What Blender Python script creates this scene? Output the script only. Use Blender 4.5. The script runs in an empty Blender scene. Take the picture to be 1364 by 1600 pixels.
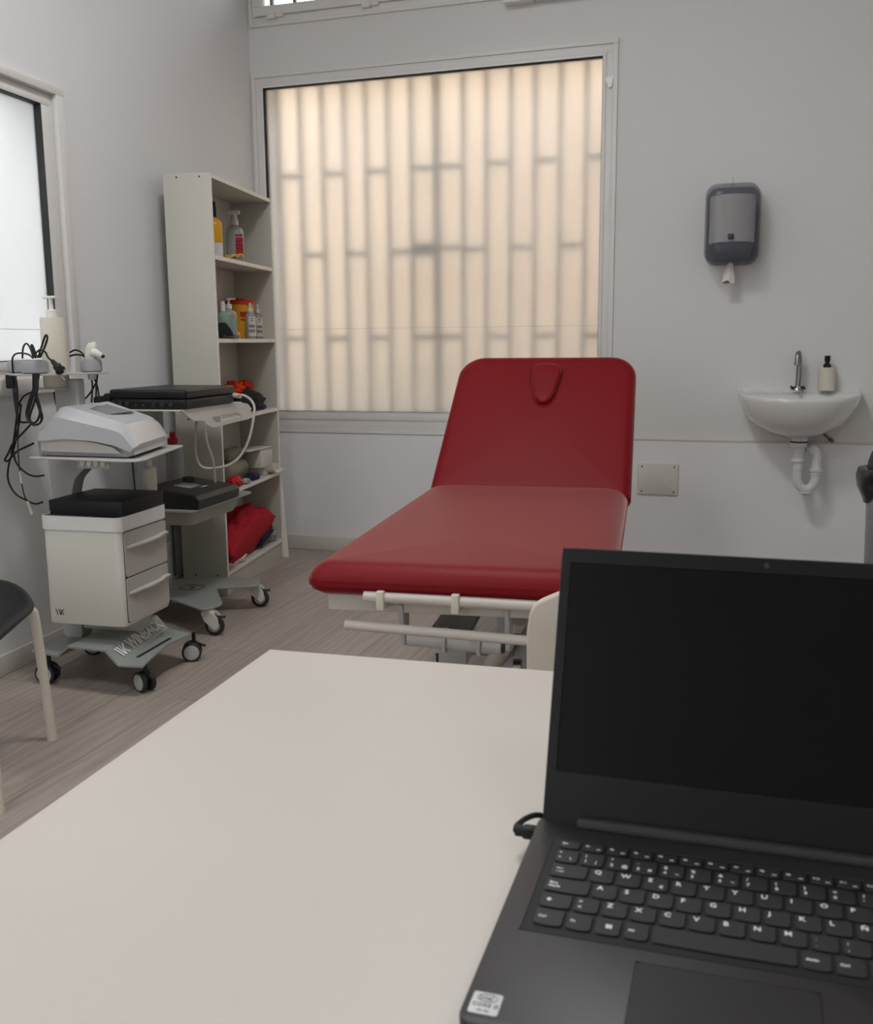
import bpy, bmesh, math, random
from mathutils import Vector, Matrix
random.seed(7)
S = bpy.context.scene
COL = S.collection
R = math.radians

# ------------------------------------------------------------ camera
H = 1.10
YAW, PITCH, ROLL, FPX = 0.31516, 0.16856, -0.00883, 1560.0
cf = Vector((-math.sin(YAW)*math.cos(PITCH), math.cos(YAW)*math.cos(PITCH), -math.sin(PITCH)))
cr0 = Vector((math.cos(YAW), math.sin(YAW), 0)); cu0 = cr0.cross(cf)
cr = cr0*math.cos(ROLL) + cu0*math.sin(ROLL); cu = cu0*math.cos(ROLL) - cr0*math.sin(ROLL)
cam = bpy.data.cameras.new('camera'); camo = bpy.data.objects.new('camera', cam); COL.objects.link(camo)
camo.matrix_world = Matrix(((cr.x, cu.x, -cf.x, 0), (cr.y, cu.y, -cf.y, 0), (cr.z, cu.z, -cf.z, H), (0, 0, 0, 1)))
cam.sensor_fit = 'VERTICAL'; cam.sensor_height = 36; cam.sensor_width = 36*1364/1600
cam.lens = FPX/1600*36; cam.clip_start = .02
cam.dof.use_dof = True; cam.dof.focus_distance = 3.4; cam.dof.aperture_fstop = 15.0
S.camera = camo

# ------------------------------------------------------------ light
S.view_settings.view_transform = 'Standard'; S.view_settings.look = 'None'
S.view_settings.gamma = 1; S.view_settings.use_curve_mapping = False
S.view_settings.exposure = 0.12
S.cycles.max_bounces = 10; S.cycles.diffuse_bounces = 6; S.cycles.glossy_bounces = 4
S.cycles.transmission_bounces = 8; S.cycles.transparent_max_bounces = 8
S.cycles.sample_clamp_indirect = 6; S.cycles.caustics_reflective = False
w = bpy.data.worlds.new('sky'); S.world = w; w.use_nodes = True
w.node_tree.nodes['Background'].inputs[0].default_value = (.92, .96, 1, 1)
w.node_tree.nodes['Background'].inputs[1].default_value = 4.6
CEIL = 3.25
LAMPS = [(-.95, 2.3, 28), (-1.5, .2, 22), (1.2, -.6, 9)]  # all out of view; first follows the cast shadows, other two added for brightness
for i, (lx, ly, p) in enumerate(LAMPS):
    l = bpy.data.lights.new('unseen_panel_lamp', 'AREA'); l.shape = 'RECTANGLE'; l.size = .56; l.size_y = .56
    l.energy = p; l.color = (.975, .99, 1)
    lo = bpy.data.objects.new('unseen_panel_lamp', l); lo.location = (lx, ly, CEIL-.05); COL.objects.link(lo)


# ------------------------------------------------------------ pixel to point
def ray(u, v): return cr*((u-682)/FPX) - cu*((v-800)/FPX) + cf
def at(u, v, Y):
    d = ray(u, v); return Vector((0, 0, H)) + d*(Y/d.y)
def atz(u, v, z):
    d = ray(u, v); return Vector((0, 0, H)) + d*((z-H)/d.z)

# ------------------------------------------------------------ materials
def srgb(c): return tuple(((x/255+.055)/1.055)**2.4 if x > 10 else x/255/12.92 for x in c)
def M(name, c, rough=.5, metal=0, var=.04, scale=30, bump=0, spec=.5, coat=0, trans=0, bscale=None, alpha=1, ior=1.45):
    m = bpy.data.materials.new(name); m.use_nodes = True; nt = m.node_tree; b = nt.nodes['Principled BSDF']
    c = srgb(c)
    tc = nt.nodes.new('ShaderNodeTexCoord'); n = nt.nodes.new('ShaderNodeTexNoise')
    n.inputs['Scale'].default_value = scale; n.inputs['Detail'].default_value = 4
    nt.links.new(tc.outputs['Object'], n.inputs['Vector'])
    mx = nt.nodes.new('ShaderNodeMix'); mx.data_type = 'RGBA'
    mx.inputs[6].default_value = (*[x*(1-var) for x in c], 1); mx.inputs[7].default_value = (*[min(1, x*(1+var)) for x in c], 1)
    nt.links.new(n.outputs['Fac'], mx.inputs[0]); nt.links.new(mx.outputs[2], b.inputs['Base Color'])
    b.inputs['Roughness'].default_value = rough; b.inputs['Metallic'].default_value = metal
    b.inputs['Specular IOR Level'].default_value = spec; b.inputs['Coat Weight'].default_value = coat
    b.inputs['Transmission Weight'].default_value = trans; b.inputs['Alpha'].default_value = alpha
    b.inputs['IOR'].default_value = ior
    if bump:
        n2 = nt.nodes.new('ShaderNodeTexNoise'); n2.inputs['Scale'].default_value = bscale or scale*6; n2.inputs['Detail'].default_value = 3
        nt.links.new(tc.outputs['Object'], n2.inputs['Vector'])
        bp = nt.nodes.new('ShaderNodeBump'); bp.inputs['Strength'].default_value = bump; bp.inputs['Distance'].default_value = .004
        nt.links.new(n2.outputs['Fac'], bp.inputs['Height']); nt.links.new(bp.outputs[0], b.inputs['Normal'])
    return m
WALL = M('wall_paint', (229, 229, 230), .8, var=.012, scale=2, bump=.08, bscale=120)
WALLB = M('wall_paint_back', (220, 219, 217), .75, var=.02, scale=1.5, bump=.10, bscale=90)
TRIM = M('trim_paint', (216, 212, 206), .5, var=.03, scale=8)
PVC = M('white_upvc', (224, 222, 219), .4, var=.02, scale=6)
BEAD = M('bright_bead', (240, 240, 238), .35)
GASK = M('black_gasket', (40, 42, 42), .6)
DIRT = M('ledge_dirt', (206, 198, 188), .8, var=.12, scale=14)
CEILM = M('ceiling_paint', (232, 231, 228), .9)
WHITEL = M('white_laminate', (204, 197, 189), .45, var=.02, scale=9, bump=.03, bscale=220)
EDGEW = M('white_edge', (240, 238, 234), .4)
MELA = M('grey_white_melamine', (194, 191, 180), .5, var=.03, scale=3)
MELAE = M('melamine_edge', (236, 232, 224), .45)
BLK = M('black_plastic', (22, 22, 23), .4, var=.1)
BLKM = M('black_matte', (14, 14, 15), .6, var=.1, bump=.05)
BLKCARD = M('black_card', (17, 16, 17), .55, var=.1)
RUB = M('rubber', (45, 45, 46), .6)
CORDM = M('cord_black', (18, 18, 19), .45)
CORDW = M('cord_pale', (186, 184, 174), .5)
CREAM = M('cream_plastic', (212, 206, 190), .45, var=.03)
WHITEP = M('white_plastic', (222, 220, 214), .4, var=.02)
CARTW = M('cart_white', (216, 214, 204), .4, var=.015, scale=4)
CARTG = M('cart_grey', (178, 177, 173), .45, var=.02, scale=4)
CARTM = M('cart_metal', (146, 150, 146), .4, var=.02, scale=5)
DRAWG = M('drawer_grey', (182, 178, 171), .5, var=.015)
SILV = M('silver_paint', (196, 197, 199), .32, metal=.25, var=.03, scale=40)
SILV2 = M('silver_shell', (176, 176, 176), .4, metal=.2)
CHROME = M('chrome', (200, 200, 200), .18, metal=1)
STEEL = M('steel', (150, 148, 144), .3, metal=1)
LCDG = M('lcd_glass', (122, 122, 120), .25)
REDV = M('red_vinyl', (118, 5, 15), .50, var=.05, scale=7, bump=.08, bscale=380, spec=.22)
rb_ = REDV.node_tree.nodes['Principled BSDF']; rb_.inputs['Sheen Weight'].default_value = .48; rb_.inputs['Sheen Roughness'].default_value = .32; rb_.inputs['Sheen Tint'].default_value = (1, .60, .56, 1)
REDP = M('red_plastic', (196, 24, 30), .4)
REDC = M('red_cloth', (176, 14, 34), .85, var=.10, scale=30, bump=.3, bscale=300)
FRAMEW = M('couch_frame', (200, 193, 184), .45)
FRAMEG = M('couch_grey', (186, 186, 184), .45)
CERAM = M('ceramic', (222, 221, 218), .10, var=.015, coat=.6)
PIPE = M('pipe_white', (212, 212, 212), .35)
RUST = M('rust', (120, 90, 70), .8, var=.3, scale=60)
LAPG = M('laptop_grey', (56, 54, 54), .42, metal=.35, var=.05, scale=5)
LAPD = M('laptop_deck', (49, 47, 47), .45, metal=.3, var=.05, scale=5)
KEYM = M('key_plastic', (42, 41, 42), .55, var=.04)
WELLM = M('key_well', (15, 15, 15), .6)
LEG = M('legend_print', (235, 235, 232), .6)
LEGR = M('legend_red', (190, 90, 90), .6)
SCRN = M('screen_panel', (9, 9, 10), .38, var=.1, spec=.2)
BEZ = M('screen_bezel', (7, 7, 8), .45, spec=.4)
STICK = M('sticker_silver', (176, 176, 176), .3, metal=.3)
INK = M('dark_ink', (38, 38, 40), .5)
YEL = M('yellow_plastic', (222, 160, 20), .35)
YELO = M('sharps_yellow', (228, 158, 20), .45)
CLEAR = M('clear_plastic', (205, 206, 202), .25, trans=.45)
LABELW = M('label_white', (212, 210, 206), .6, var=.05)
LABELR = M('label_red', (180, 30, 36), .6)
LABELG = M('label_green', (140, 165, 150), .6)
ROPE = M('yellow_rubber', (206, 170, 100), .6, var=.12)
TAN = M('tan_wood', (200, 160, 120), .6)
ORANGE = M('orange_cloth', (226, 66, 22), .85, var=.1, bump=.2)
BLKCL = M('black_cloth', (24, 24, 26), .8, var=.2, bump=.3)
TEAL = M('teal_wrap', (50, 84, 100), .5)
OLIVE = M('olive_towel', (142, 138, 118), .95, var=.08, scale=60, bump=.6, bscale=240)
PAPER = M('paper', (222, 218, 212), .8, bump=.05)
CARDW = M('white_card', (208, 204, 196), .7)
NAVY = M('navy_cloth', (34, 38, 66), .8, var=.3, scale=40)
PINKW = M('pinkish_cloth', (214, 200, 194), .9, bump=.3)
BAGG = M('bin_bag', (22, 22, 24), .28, var=.15, bump=.5, bscale=40)
BIND = M('bin_lid', (44, 45, 48), .45)
BING = M('bin_grey', (150, 150, 152), .35, metal=.4)
SMOKE = M('smoke_plastic', (92, 94, 108), .22, alpha=.40)
SMOKED = M('smoke_dark', (52, 53, 60), .4)
CHAIRB = M('chair_black', (18, 20, 23), .42, var=.05)
CHAIRW = M('chair_cream', (222, 214, 200), .45, var=.03)
STAINV = M('cream_vinyl', (205, 196, 182), .5, var=.06, scale=18, bump=.05)
TRANSL = M('tray_translucent', (178, 178, 168), .4, trans=.25)
DKGREY = M('dark_tread', (62, 60, 58), .6, bump=.3, bscale=90)
BARM = M('grille_paint', (84, 88, 84), .6)
ALLEY = M('alley_render', (234, 208, 180), .9, var=.10, scale=1.1)
ALLEYW = M('neighbour_render', (196, 206, 212), .9, var=.05, scale=1.5)
GROUND = M('alley_ground', (170, 165, 158), .9)

def floor_mat():
    m = bpy.data.materials.new('laminate_floor'); m.use_nodes = True; nt = m.node_tree; b = nt.nodes['Principled BSDF']
    L = nt.links.new; N = nt.nodes.new
    tc = N('ShaderNodeTexCoord'); mp = N('ShaderNodeMapping'); mp.inputs['Rotation'].default_value = (0, 0, R(90))
    L(tc.outputs['Object'], mp.inputs[0])
    br = N('ShaderNodeTexBrick'); L(mp.outputs[0], br.inputs['Vector'])
    br.inputs['Scale'].default_value = 1; br.inputs['Brick Width'].default_value = 1.3; br.inputs['Row Height'].default_value = .19
    br.inputs['Mortar Size'].default_value = .0012; br.inputs['Mortar Smooth'].default_value = .3; br.offset = .37
    br.inputs['Color1'].default_value = (*srgb((160, 148, 138)), 1); br.inputs['Color2'].default_value = (*srgb((174, 162, 152)), 1)
    br.inputs['Mortar'].default_value = (*srgb((96, 86, 80)), 1)
    mp2 = N('ShaderNodeMapping'); mp2.inputs['Scale'].default_value = (5, .55, 1); L(tc.outputs['Object'], mp2.inputs[0])
    wv = N('ShaderNodeTexWave'); wv.wave_type = 'BANDS'; wv.bands_direction = 'X'
    wv.inputs['Scale'].default_value = 1.6; wv.inputs['Distortion'].default_value = 14; wv.inputs['Detail'].default_value = 4; wv.inputs['Detail Scale'].default_value = 1.1
    L(mp2.outputs[0], wv.inputs[0])
    mp3 = N('ShaderNodeMapping'); mp3.inputs['Scale'].default_value = (90, 5, 1); L(tc.outputs['Object'], mp3.inputs[0])
    ns = N('ShaderNodeTexNoise'); ns.inputs['Scale'].default_value = 1; ns.inputs['Detail'].default_value = 6; L(mp3.outputs[0], ns.inputs[0])
    a1 = N('ShaderNodeMath'); a1.operation = 'MULTIPLY'; a1.inputs[1].default_value = .28; L(wv.outputs['Fac'], a1.inputs[0])
    a2 = N('ShaderNodeMath'); a2.operation = 'MULTIPLY_ADD'; a2.inputs[1].default_value = .7; L(ns.outputs['Fac'], a2.inputs[0]); L(a1.outputs[0], a2.inputs[2])
    rp = N('ShaderNodeValToRGB'); rp.color_ramp.elements[0].position = .2; rp.color_ramp.elements[0].color = (.78, .77, .76, 1)
    rp.color_ramp.elements[1].position = .8; rp.color_ramp.elements[1].color = (1.08, 1.08, 1.08, 1)
    L(a2.outputs[0], rp.inputs[0])
    mx = N('ShaderNodeMix'); mx.data_type = 'RGBA'; mx.blend_type = 'MULTIPLY'; mx.inputs[0].default_value = 1
    L(br.outputs['Color'], mx.inputs[6]); L(rp.outputs[0], mx.inputs[7]); L(mx.outputs[2], b.inputs['Base Color'])
    b.inputs['Roughness'].default_value = .42
    bp = N('ShaderNodeBump'); bp.inputs['Strength'].default_value = .06; bp.inputs['Distance'].default_value = .001
    L(a2.outputs[0], bp.inputs['Height']); L(bp.outputs[0], b.inputs['Normal'])
    return m
FLOORM = floor_mat()

def film_mat(name, col, tr, rough):
    m = bpy.data.materials.new(name); m.use_nodes = True; nt = m.node_tree; nt.nodes.clear()
    L = nt.links.new; N = nt.nodes.new
    o = N('ShaderNodeOutputMaterial'); mx = N('ShaderNodeMixShader'); g = N('ShaderNodeBsdfGlass'); t = N('ShaderNodeBsdfTranslucent')
    tc = N('ShaderNodeTexCoord'); ns = N('ShaderNodeTexNoise'); ns.inputs['Scale'].default_value = 1.6; ns.inputs['Detail'].default_value = 5
    L(tc.outputs['Object'], ns.inputs[0])
    mr = N('ShaderNodeMapRange'); mr.inputs[1].default_value = .3; mr.inputs[2].default_value = .7; mr.inputs[3].default_value = tr-.06; mr.inputs[4].default_value = tr+.08
    L(ns.outputs['Fac'], mr.inputs[0]); L(mr.outputs[0], mx.inputs[0])
    g.inputs['Roughness'].default_value = rough; g.inputs['IOR'].default_value = 1.45; g.inputs['Color'].default_value = (*col, 1)
    t.inputs['Color'].default_value = (*col, 1)
    L(g.outputs[0], mx.inputs[1]); L(t.outputs[0], mx.inputs[2]); L(mx.outputs[0], o.inputs[0])
    return m
FILM = film_mat('frosted_glass', (.90, .90, .90), .30, .42)
FILM2 = film_mat('frosted_glass_side', (.76, .745, .73), .5, .4)
def thin_glass():
    m = bpy.data.materials.new('clear_glass'); m.use_nodes = True; nt = m.node_tree; nt.nodes.clear()
    o = nt.nodes.new('ShaderNodeOutputMaterial'); mx = nt.nodes.new('ShaderNodeMixShader'); t = nt.nodes.new('ShaderNodeBsdfTransparent'); g = nt.nodes.new('ShaderNodeBsdfGlossy')
    fr = nt.nodes.new('ShaderNodeFresnel'); g.inputs['Roughness'].default_value = .02
    tc = nt.nodes.new('ShaderNodeTexCoord'); ns = nt.nodes.new('ShaderNodeTexNoise'); ns.inputs['Scale'].default_value = 3
    nt.links.new(tc.outputs['Object'], ns.inputs[0]); mr = nt.nodes.new('ShaderNodeMapRange'); mr.inputs[3].default_value = 1.40; mr.inputs[4].default_value = 1.48
    nt.links.new(ns.outputs['Fac'], mr.inputs[0]); nt.links.new(mr.outputs[0], fr.inputs['IOR'])
    nt.links.new(fr.outputs[0], mx.inputs[0]); nt.links.new(t.outputs[0], mx.inputs[1]); nt.links.new(g.outputs[0], mx.inputs[2]); nt.links.new(mx.outputs[0], o.inputs[0])
    return m
CLEARG = thin_glass()

# ------------------------------------------------------------ builder
class MB:
    def __init__(s): s.b = bmesh.new()
    def _add(s, t, mat):
        t.transform(mat)
        me = bpy.data.meshes.new('t'); t.to_mesh(me); t.free(); s.b.from_mesh(me); bpy.data.meshes.remove(me)
    def box(s, x0, x1, y0, y1, z0, z1, bev=0, seg=2, mat=None, edges=None):
        t = bmesh.new(); bmesh.ops.create_cube(t, size=1)
        t.transform(Matrix.Translation(((x0+x1)/2, (y0+y1)/2, (z0+z1)/2)) @ Matrix.Diagonal((abs(x1-x0), abs(y1-y0), abs(z1-z0), 1)))
        if bev:
            es = list(t.edges)
            if edges: es = [e for e in es if abs((e.verts[0].co-e.verts[1].co).normalized()['xyz'.index(edges)]) > .9]
            bmesh.ops.bevel(t, geom=es, offset=bev, segments=seg, affect='EDGES', profile=.5)
        s._add(t, mat or Matrix()); return s
    def lathe(s, prof, seg=24, mat=None, sx=1, sy=1):
        t = bmesh.new(); rings = []
        for r, z in prof:
            if r < 1e-5: rings.append([t.verts.new((0, 0, z))])
            else: rings.append([t.verts.new((sx*r*math.cos(2*math.pi*k/seg), sy*r*math.sin(2*math.pi*k/seg), z)) for k in range(seg)])
        for a, b in zip(rings, rings[1:]):
            for k in range(seg):
                k2 = (k+1) % seg
                if len(a) == 1 and len(b) == 1: continue
                if len(a) == 1: t.faces.new((a[0], b[k2], b[k]))
                elif len(b) == 1: t.faces.new((a[k], a[k2], b[0]))
                else: t.faces.new((a[k], a[k2], b[k2], b[k]))
        for e in (rings[0], rings[-1]):
            if len(e) > 2: t.faces.new(e)
        bmesh.ops.recalc_face_normals(t, faces=t.faces)
        s._add(t, mat or Matrix()); return s
    def cyl(s, p0, p1, r, r2=None, seg=20, bev=0):
        p0, p1 = Vector(p0), Vector(p1); d = p1-p0; h = d.length; r2 = r if r2 is None else r2
        q = d.to_track_quat('Z', 'Y').to_matrix().to_4x4()
        pr = [(0, 0), (r, 0), (r2, h), (0, h)] if not bev else [(0, 0), (r-bev, 0), (r, bev), (r2, h-bev), (r2-bev, h), (0, h)]
        return s.lathe(pr, seg, Matrix.Translation(p0) @ q)
    def tube(s, pts, r, seg=8, smooth=4, closed=False, flat=1):
        pts = [Vector(p) for p in pts]
        if smooth and len(pts) > 2:
            out = []; n = len(pts)
            for i in range(n-1):
                a = pts[i-1] if i else pts[0]*2-pts[1]; b, c = pts[i], pts[i+1]; d = pts[i+2] if i+2 < n else c*2-b
                for k in range(smooth):
                    u = k/smooth
                    out.append(.5*((2*b)+(c-a)*u+(2*a-5*b+4*c-d)*u*u+(-a+3*b-3*c+d)*u**3))
            pts = out+[pts[-1]]
        t = bmesh.new(); rings = []; nrm = None
        for i, p in enumerate(pts):
            tg = (pts[min(i+1, len(pts)-1)]-pts[max(i-1, 0)])
            if tg.length < 1e-9: tg = Vector((0, 0, 1))
            tg.normalize()
            if nrm is None: nrm = tg.orthogonal().normalized()
            nrm = (nrm-tg*nrm.dot(tg))
            if nrm.length < 1e-6: nrm = tg.orthogonal()
            nrm.normalize(); bn = tg.cross(nrm)
            rr = r(i/(len(pts)-1)) if callable(r) else r
            rings.append([t.verts.new(p+nrm*rr*math.cos(2*math.pi*k/seg)+bn*rr*flat*math.sin(2*math.pi*k/seg)) for k in range(seg)])
        for a, b in zip(rings, rings[1:]):
            for k in range(seg): t.faces.new((a[k], a[(k+1) % seg], b[(k+1) % seg], b[k]))
        t.faces.new(rings[0][::-1]); t.faces.new(rings[-1])
        s._add(t, Matrix()); return s
    def prism(s, poly, z0, z1, bev=0, seg=2, mat=None):
        """polygon in xy, extruded in z"""
        t = bmesh.new(); vs = [t.verts.new((x, y, z0)) for x, y in poly]; f = t.faces.new(vs)
        ex = bmesh.ops.extrude_face_region(t, geom=[f]); 
        for v in ex['geom']:
            if isinstance(v, bmesh.types.BMVert): v.co.z = z1
        bmesh.ops.recalc_face_normals(t, faces=t.faces)
        if bev:
            es = [e for e in t.edges if abs(e.verts[0].co.z-e.verts[1].co.z) < 1e-6]
            bmesh.ops.bevel(t, geom=es, offset=bev, segments=seg, affect='EDGES', profile=.5)
        s._add(t, mat or Matrix()); return s
    def loft(s, rings, cap=True):
        t = bmesh.new(); rs = [[t.verts.new(p) for p in r] for r in rings]
        for a, b in zip(rs, rs[1:]):
            n = len(a)
            for k in range(n): t.faces.new((a[k], a[(k+1) % n], b[(k+1) % n], b[k]))
        if cap: t.faces.new(rs[0][::-1]); t.faces.new(rs[-1])
        bmesh.ops.recalc_face_normals(t, faces=t.faces)
        s._add(t, Matrix()); return s
    def blob(s, c, rad, amp=.15, sc=3, sub=4, seed=0):
        from mathutils import noise
        t = bmesh.new(); bmesh.ops.create_icosphere(t, subdivisions=sub, radius=1)
        for v in t.verts:
            n = v.co.normalized(); k = 1+amp*noise.fractal(n*sc+Vector((seed*7.3, seed, 0)), .8, 2, 4)
            v.co = Vector((n.x*rad[0], n.y*rad[1], n.z*rad[2]))*k
            if v.co.z < -rad[2]*.7: v.co.z = -rad[2]*.7
        s._add(t, Matrix.Translation((c[0], c[1], c[2]+rad[2]*.7))); return s
    def text(s, body, size, mat, ext=.0004, off=0):
        cu_ = bpy.data.curves.new('t', 'FONT'); cu_.body = body; cu_.size = size; cu_.extrude = ext; cu_.offset = off; cu_.resolution_u = 2
        cu_.align_x = 'LEFT'; cu_.align_y = 'CENTER'
        o = bpy.data.objects.new('t', cu_); me = bpy.data.meshes.new_from_object(o)
        t = bmesh.new(); t.from_mesh(me); s._add(t, mat); bpy.data.objects.remove(o); bpy.data.meshes.remove(me); return s
    def tr(s, m): s.b.transform(m); return s
    def warp(s, f_):
        for v in s.b.verts: v.co = f_(v.co)
        return s
    def build(s, name, mat, parent=None, angle=35, **kw):
        me = bpy.data.meshes.new(name); s.b.to_mesh(me); s.b.free()
        if len(me.polygons):
            me.shade_smooth(); me.set_sharp_from_angle(angle=R(angle))
        me.materials.append(mat)
        o = bpy.data.objects.new(name, me); COL.objects.link(o)
        if parent: o.parent = parent
        for k, v in kw.items(): o[k] = v
        return o
def tag(o, label, cat, group=None):
    o['label'] = label; o['category'] = cat
    if group: o['group'] = group
    return o
def thing(name, label, cat, loc=(0, 0, 0), rz=0, group=None):
    o = bpy.data.objects.new(name, None); COL.objects.link(o); o.location = loc; o.rotation_euler = (0, 0, rz); o.empty_display_size = .05
    return tag(o, label, cat, group)
def struct(o): o['kind'] = 'structure'; return o
def copy_thing(o, parent=None):
    c = o.copy(); COL.objects.link(c)
    if parent: c.parent = parent
    for ch in [x for x in bpy.data.objects if x.parent == o]: copy_thing(ch, c)
    return c
def T(x=0, y=0, z=0): return Matrix.Translation((x, y, z))
def RX(a): return Matrix.Rotation(R(a), 4, 'X')
def RY(a): return Matrix.Rotation(R(a), 4, 'Y')
def RZ(a): return Matrix.Rotation(R(a), 4, 'Z')
def rrect(x0, x1, y0, y1, r, n=6):
    p = []
    for cx, cy, a0 in ((x1-r, y1-r, 0), (x0+r, y1-r, 90), (x0+r, y0+r, 180), (x1-r, y0+r, 270)):
        for k in range(n+1):
            a = R(a0+90*k/n); p.append((cx+r*math.cos(a), cy+r*math.sin(a)))
    return p
def rpoly(pts, r, n=5):
    """round the corners of a polygon"""
    out = []; m = len(pts)
    for i in range(m):
        p = Vector(pts[i]).to_2d(); a = (Vector(pts[i-1]).to_2d()-p); b = (Vector(pts[(i+1) % m]).to_2d()-p)
        rr = r[i] if isinstance(r, (list, tuple)) else r
        q0 = p+a.normalized()*min(rr, a.length*.45); q1 = p+b.normalized()*min(rr, b.length*.45)
        for k in range(n+1):
            u = k/n; q = q0*(1-u)**2+p*2*u*(1-u)+q1*u*u; out.append((q.x, q.y))
    return out

# ------------------------------------------------------------ room shell
YB = 4.846                       # window wall
XR, YF = 2.3, -2.4
WA = math.atan(.0683)            # the left wall leans away by four degrees
def xw(y): return -2.41-.0683*(y-2.65)
f = MB().box(-3.2, XR+.1, YF-.1, YB+.3, -.12, 0).build('floor', FLOORM); struct(f)
c = MB().box(-3.2, XR+.1, YF-.1, YB+.3, CEIL, CEIL+.1).build('ceiling', CEILM); struct(c)
GX0, GX1, GZ0, GZ1 = -2.485, -.760, .745, 2.378        # glass of the back window
FX0, FX1, FZ0, FZ1 = -2.548, -.690, .632, 2.452        # casing
UX0, UX1, UZ0 = -2.548, -1.235, 2.672                   # upper window casing
def wall_back():
    m = MB(); y0, y1 = YB, YB+.28; hx0, hx1, hz0, hz1 = FX0+.01, FX1-.01, FZ0+.005, FZ1-.005
    m.box(-3.0, hx0, y0, y1, 0, CEIL); m.box(hx1, XR, y0, y1, 0, CEIL)
    m.box(hx0, hx1, y0, y1, 0, hz0); m.box(hx0, hx1, y0, y1, hz1, UZ0+.01)
    m.box(UX1-.01, hx1, y0, y1, UZ0+.01, CEIL); m.box(hx0, UX1-.01, y0, y1, 3.17, CEIL)
    struct(m.build('wall_back', WALLB))
wall_back()
# the lower part of the back wall stands a little proud, with a dirty lip
m = MB().box(-2.56, XR, YB-.016, YB+.01, 0, .628); struct(m.build('trim_1', WALL))
m = MB().box(FX1, XR, YB-.019, YB+.005, .628, .638, .003); struct(m.build('trim_2', DIRT))
struct(MB().box(XR, XR+.1, YF, YB+.2, 0, CEIL).build('wall_right', WALL))
struct(MB().box(-3.0, -2.2, YF-.1, YF, 0, CEIL).box(-1.25, XR, YF-.1, YF, 0, CEIL).box(-2.2, -1.25, YF-.1, YF, 0, .15).box(-2.2, -1.25, YF-.1, YF, 2.95, CEIL).build('wall_front', WALL))
# left wall, in its own frame: x into the room, y along
WL = Matrix.Translation((xw(0), 0, 0)) @ Matrix.Rotation(WA, 4, 'Z')
LY0, LY1, LZ0, LZ1 = 1.95, 3.175, .985, 1.995            # opening
VY0, VY1, VZ0, VZ1 = .9, 3.9, 2.74, 3.18
m = MB().box(-.25, 0, -2.6, LY0, 0, VZ0).box(-.25, 0, LY1, 5.0, 0, VZ0).box(-.25, 0, LY0, LY1, 0, LZ0).box(-.25, 0, LY0, LY1, LZ1, VZ0).box(-.25, 0, -2.6, VY0, VZ0, CEIL).box(-.25, 0, VY1, 5.0, VZ0, CEIL).box(-.25, 0, VY0, VY1, VZ1, CEIL).tr(WL)
struct(m.build('wall_left', WALL))
struct(MB().box(0, .014, -2.3, 4.84, 0, .072, .004).tr(WL).build('baseboard_left', TRIM))
struct(MB().box(-2.53, XR, YB-.032, YB-.016, 0, .078, .004).build('baseboard_back', TRIM))
struct(MB().box(-2.15, XR, YF, YF+.014, 0, .075, .004).build('baseboard_front', TRIM))
struct(MB().box(XR-.014, XR, YF, YB-.03, 0, .075, .004).build('baseboard_right', TRIM))

def ring(m, x0, x1, z0, z1, tx0, tx1, tz0, tz1, y0, y1, bev=.002):
    """a picture-frame ring in the xz plane with given border widths"""
    m.box(x0, x1, y0, y1, z1-tz1, z1, bev); m.box(x0, x1, y0, y1, z0, z0+tz0, bev)
    m.box(x0, x0+tx0, y0, y1, z0+tz0, z1-tz1, bev); m.box(x1-tx1, x1, y0, y1, z0+tz0, z1-tz1, bev)
    return m
# window_1: big fixed pane
m = MB(); ring(m, FX0, FX1, FZ0, FZ1, .018, .022, .02, .022, YB-.012, YB+.02)
ring(m, FX0+.018, FX1-.022, FZ0+.02, FZ1-.022, .03, .034, .055, .036, YB-.004, YB+.06)
ring(m, FX0+.045, FX1-.054, FZ0+.07, FZ1-.056, .012, .014, .038, .013, YB-.010, YB+.06)
w1 = struct(m.build('window_1', PVC))
m = MB(); ring(m, GX0-.006, GX1+.004, GZ0-.004, GZ1+.008, .004, .003, .004, .006, YB-.012, YB+.03, .001); m.build('bead', BEAD, w1)
m = MB(); ring(m, GX0-.003, GX1+.002, GZ0-.001, GZ1+.003, .005, .003, .002, .005, YB-.008, YB+.035, .001); m.build('gasket', GASK, w1)
MB().box(GX0, GX1, YB+.012, YB+.018, GZ0, GZ1).build('pane', FILM, w1, label='frosted window pane')
MB().box(GX0, GX1, YB+.010, YB+.0118, 1.1715, 1.1735).build('film_seam', TRIM, w1)
pk = [(0, .02), (.012, .03), (.02, .02), (.036, .034), (.034, .012), (.028, -.02), (.014, -.022), (.010, -.006), (.002, 0)]
MB().prism([(a-.745, b+2.262) for a, b in pk], 0, .004, mat=Matrix.Translation((0, YB-.012, 0)) @ RX(90)).build('tape_scrap', BEAD, w1)
# grille outside
bx = [-2.477, -2.353, -2.229, -2.105, -1.986, -1.866, -1.741, -1.607, -1.468, -1.348, -1.2245, -1.104, -.980, -.854, -.73]
m = MB()
for i, x in enumerate(bx):
    hw = .019 if i == 7 else .0105
    m.box(x-hw, x+hw, YB+.125, YB+.150, .60, 2.60)
rz_a, rz_b = (1.966, 1.124), (1.560,)
for i in range(len(bx)-1):
    if i <= 6: zs = rz_a if i % 2 == 0 else rz_b
    elif i == 7: zs = (1.966, 1.57, 1.124)
    else: zs = rz_b if i % 2 == 0 else rz_a
    for z in zs: m.box(bx[i], bx[i+1], YB+.126, YB+.148, z-.013, z+.013)
m.box(-2.6, -.6, YB+.12, YB+.15, .60, .625).box(-2.6, -.6, YB+.12, YB+.15, 2.585, 2.61)
g = m.build('window_grille', BARM); tag(g, 'grey metal security bars behind the big frosted window', 'window bars')
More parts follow.
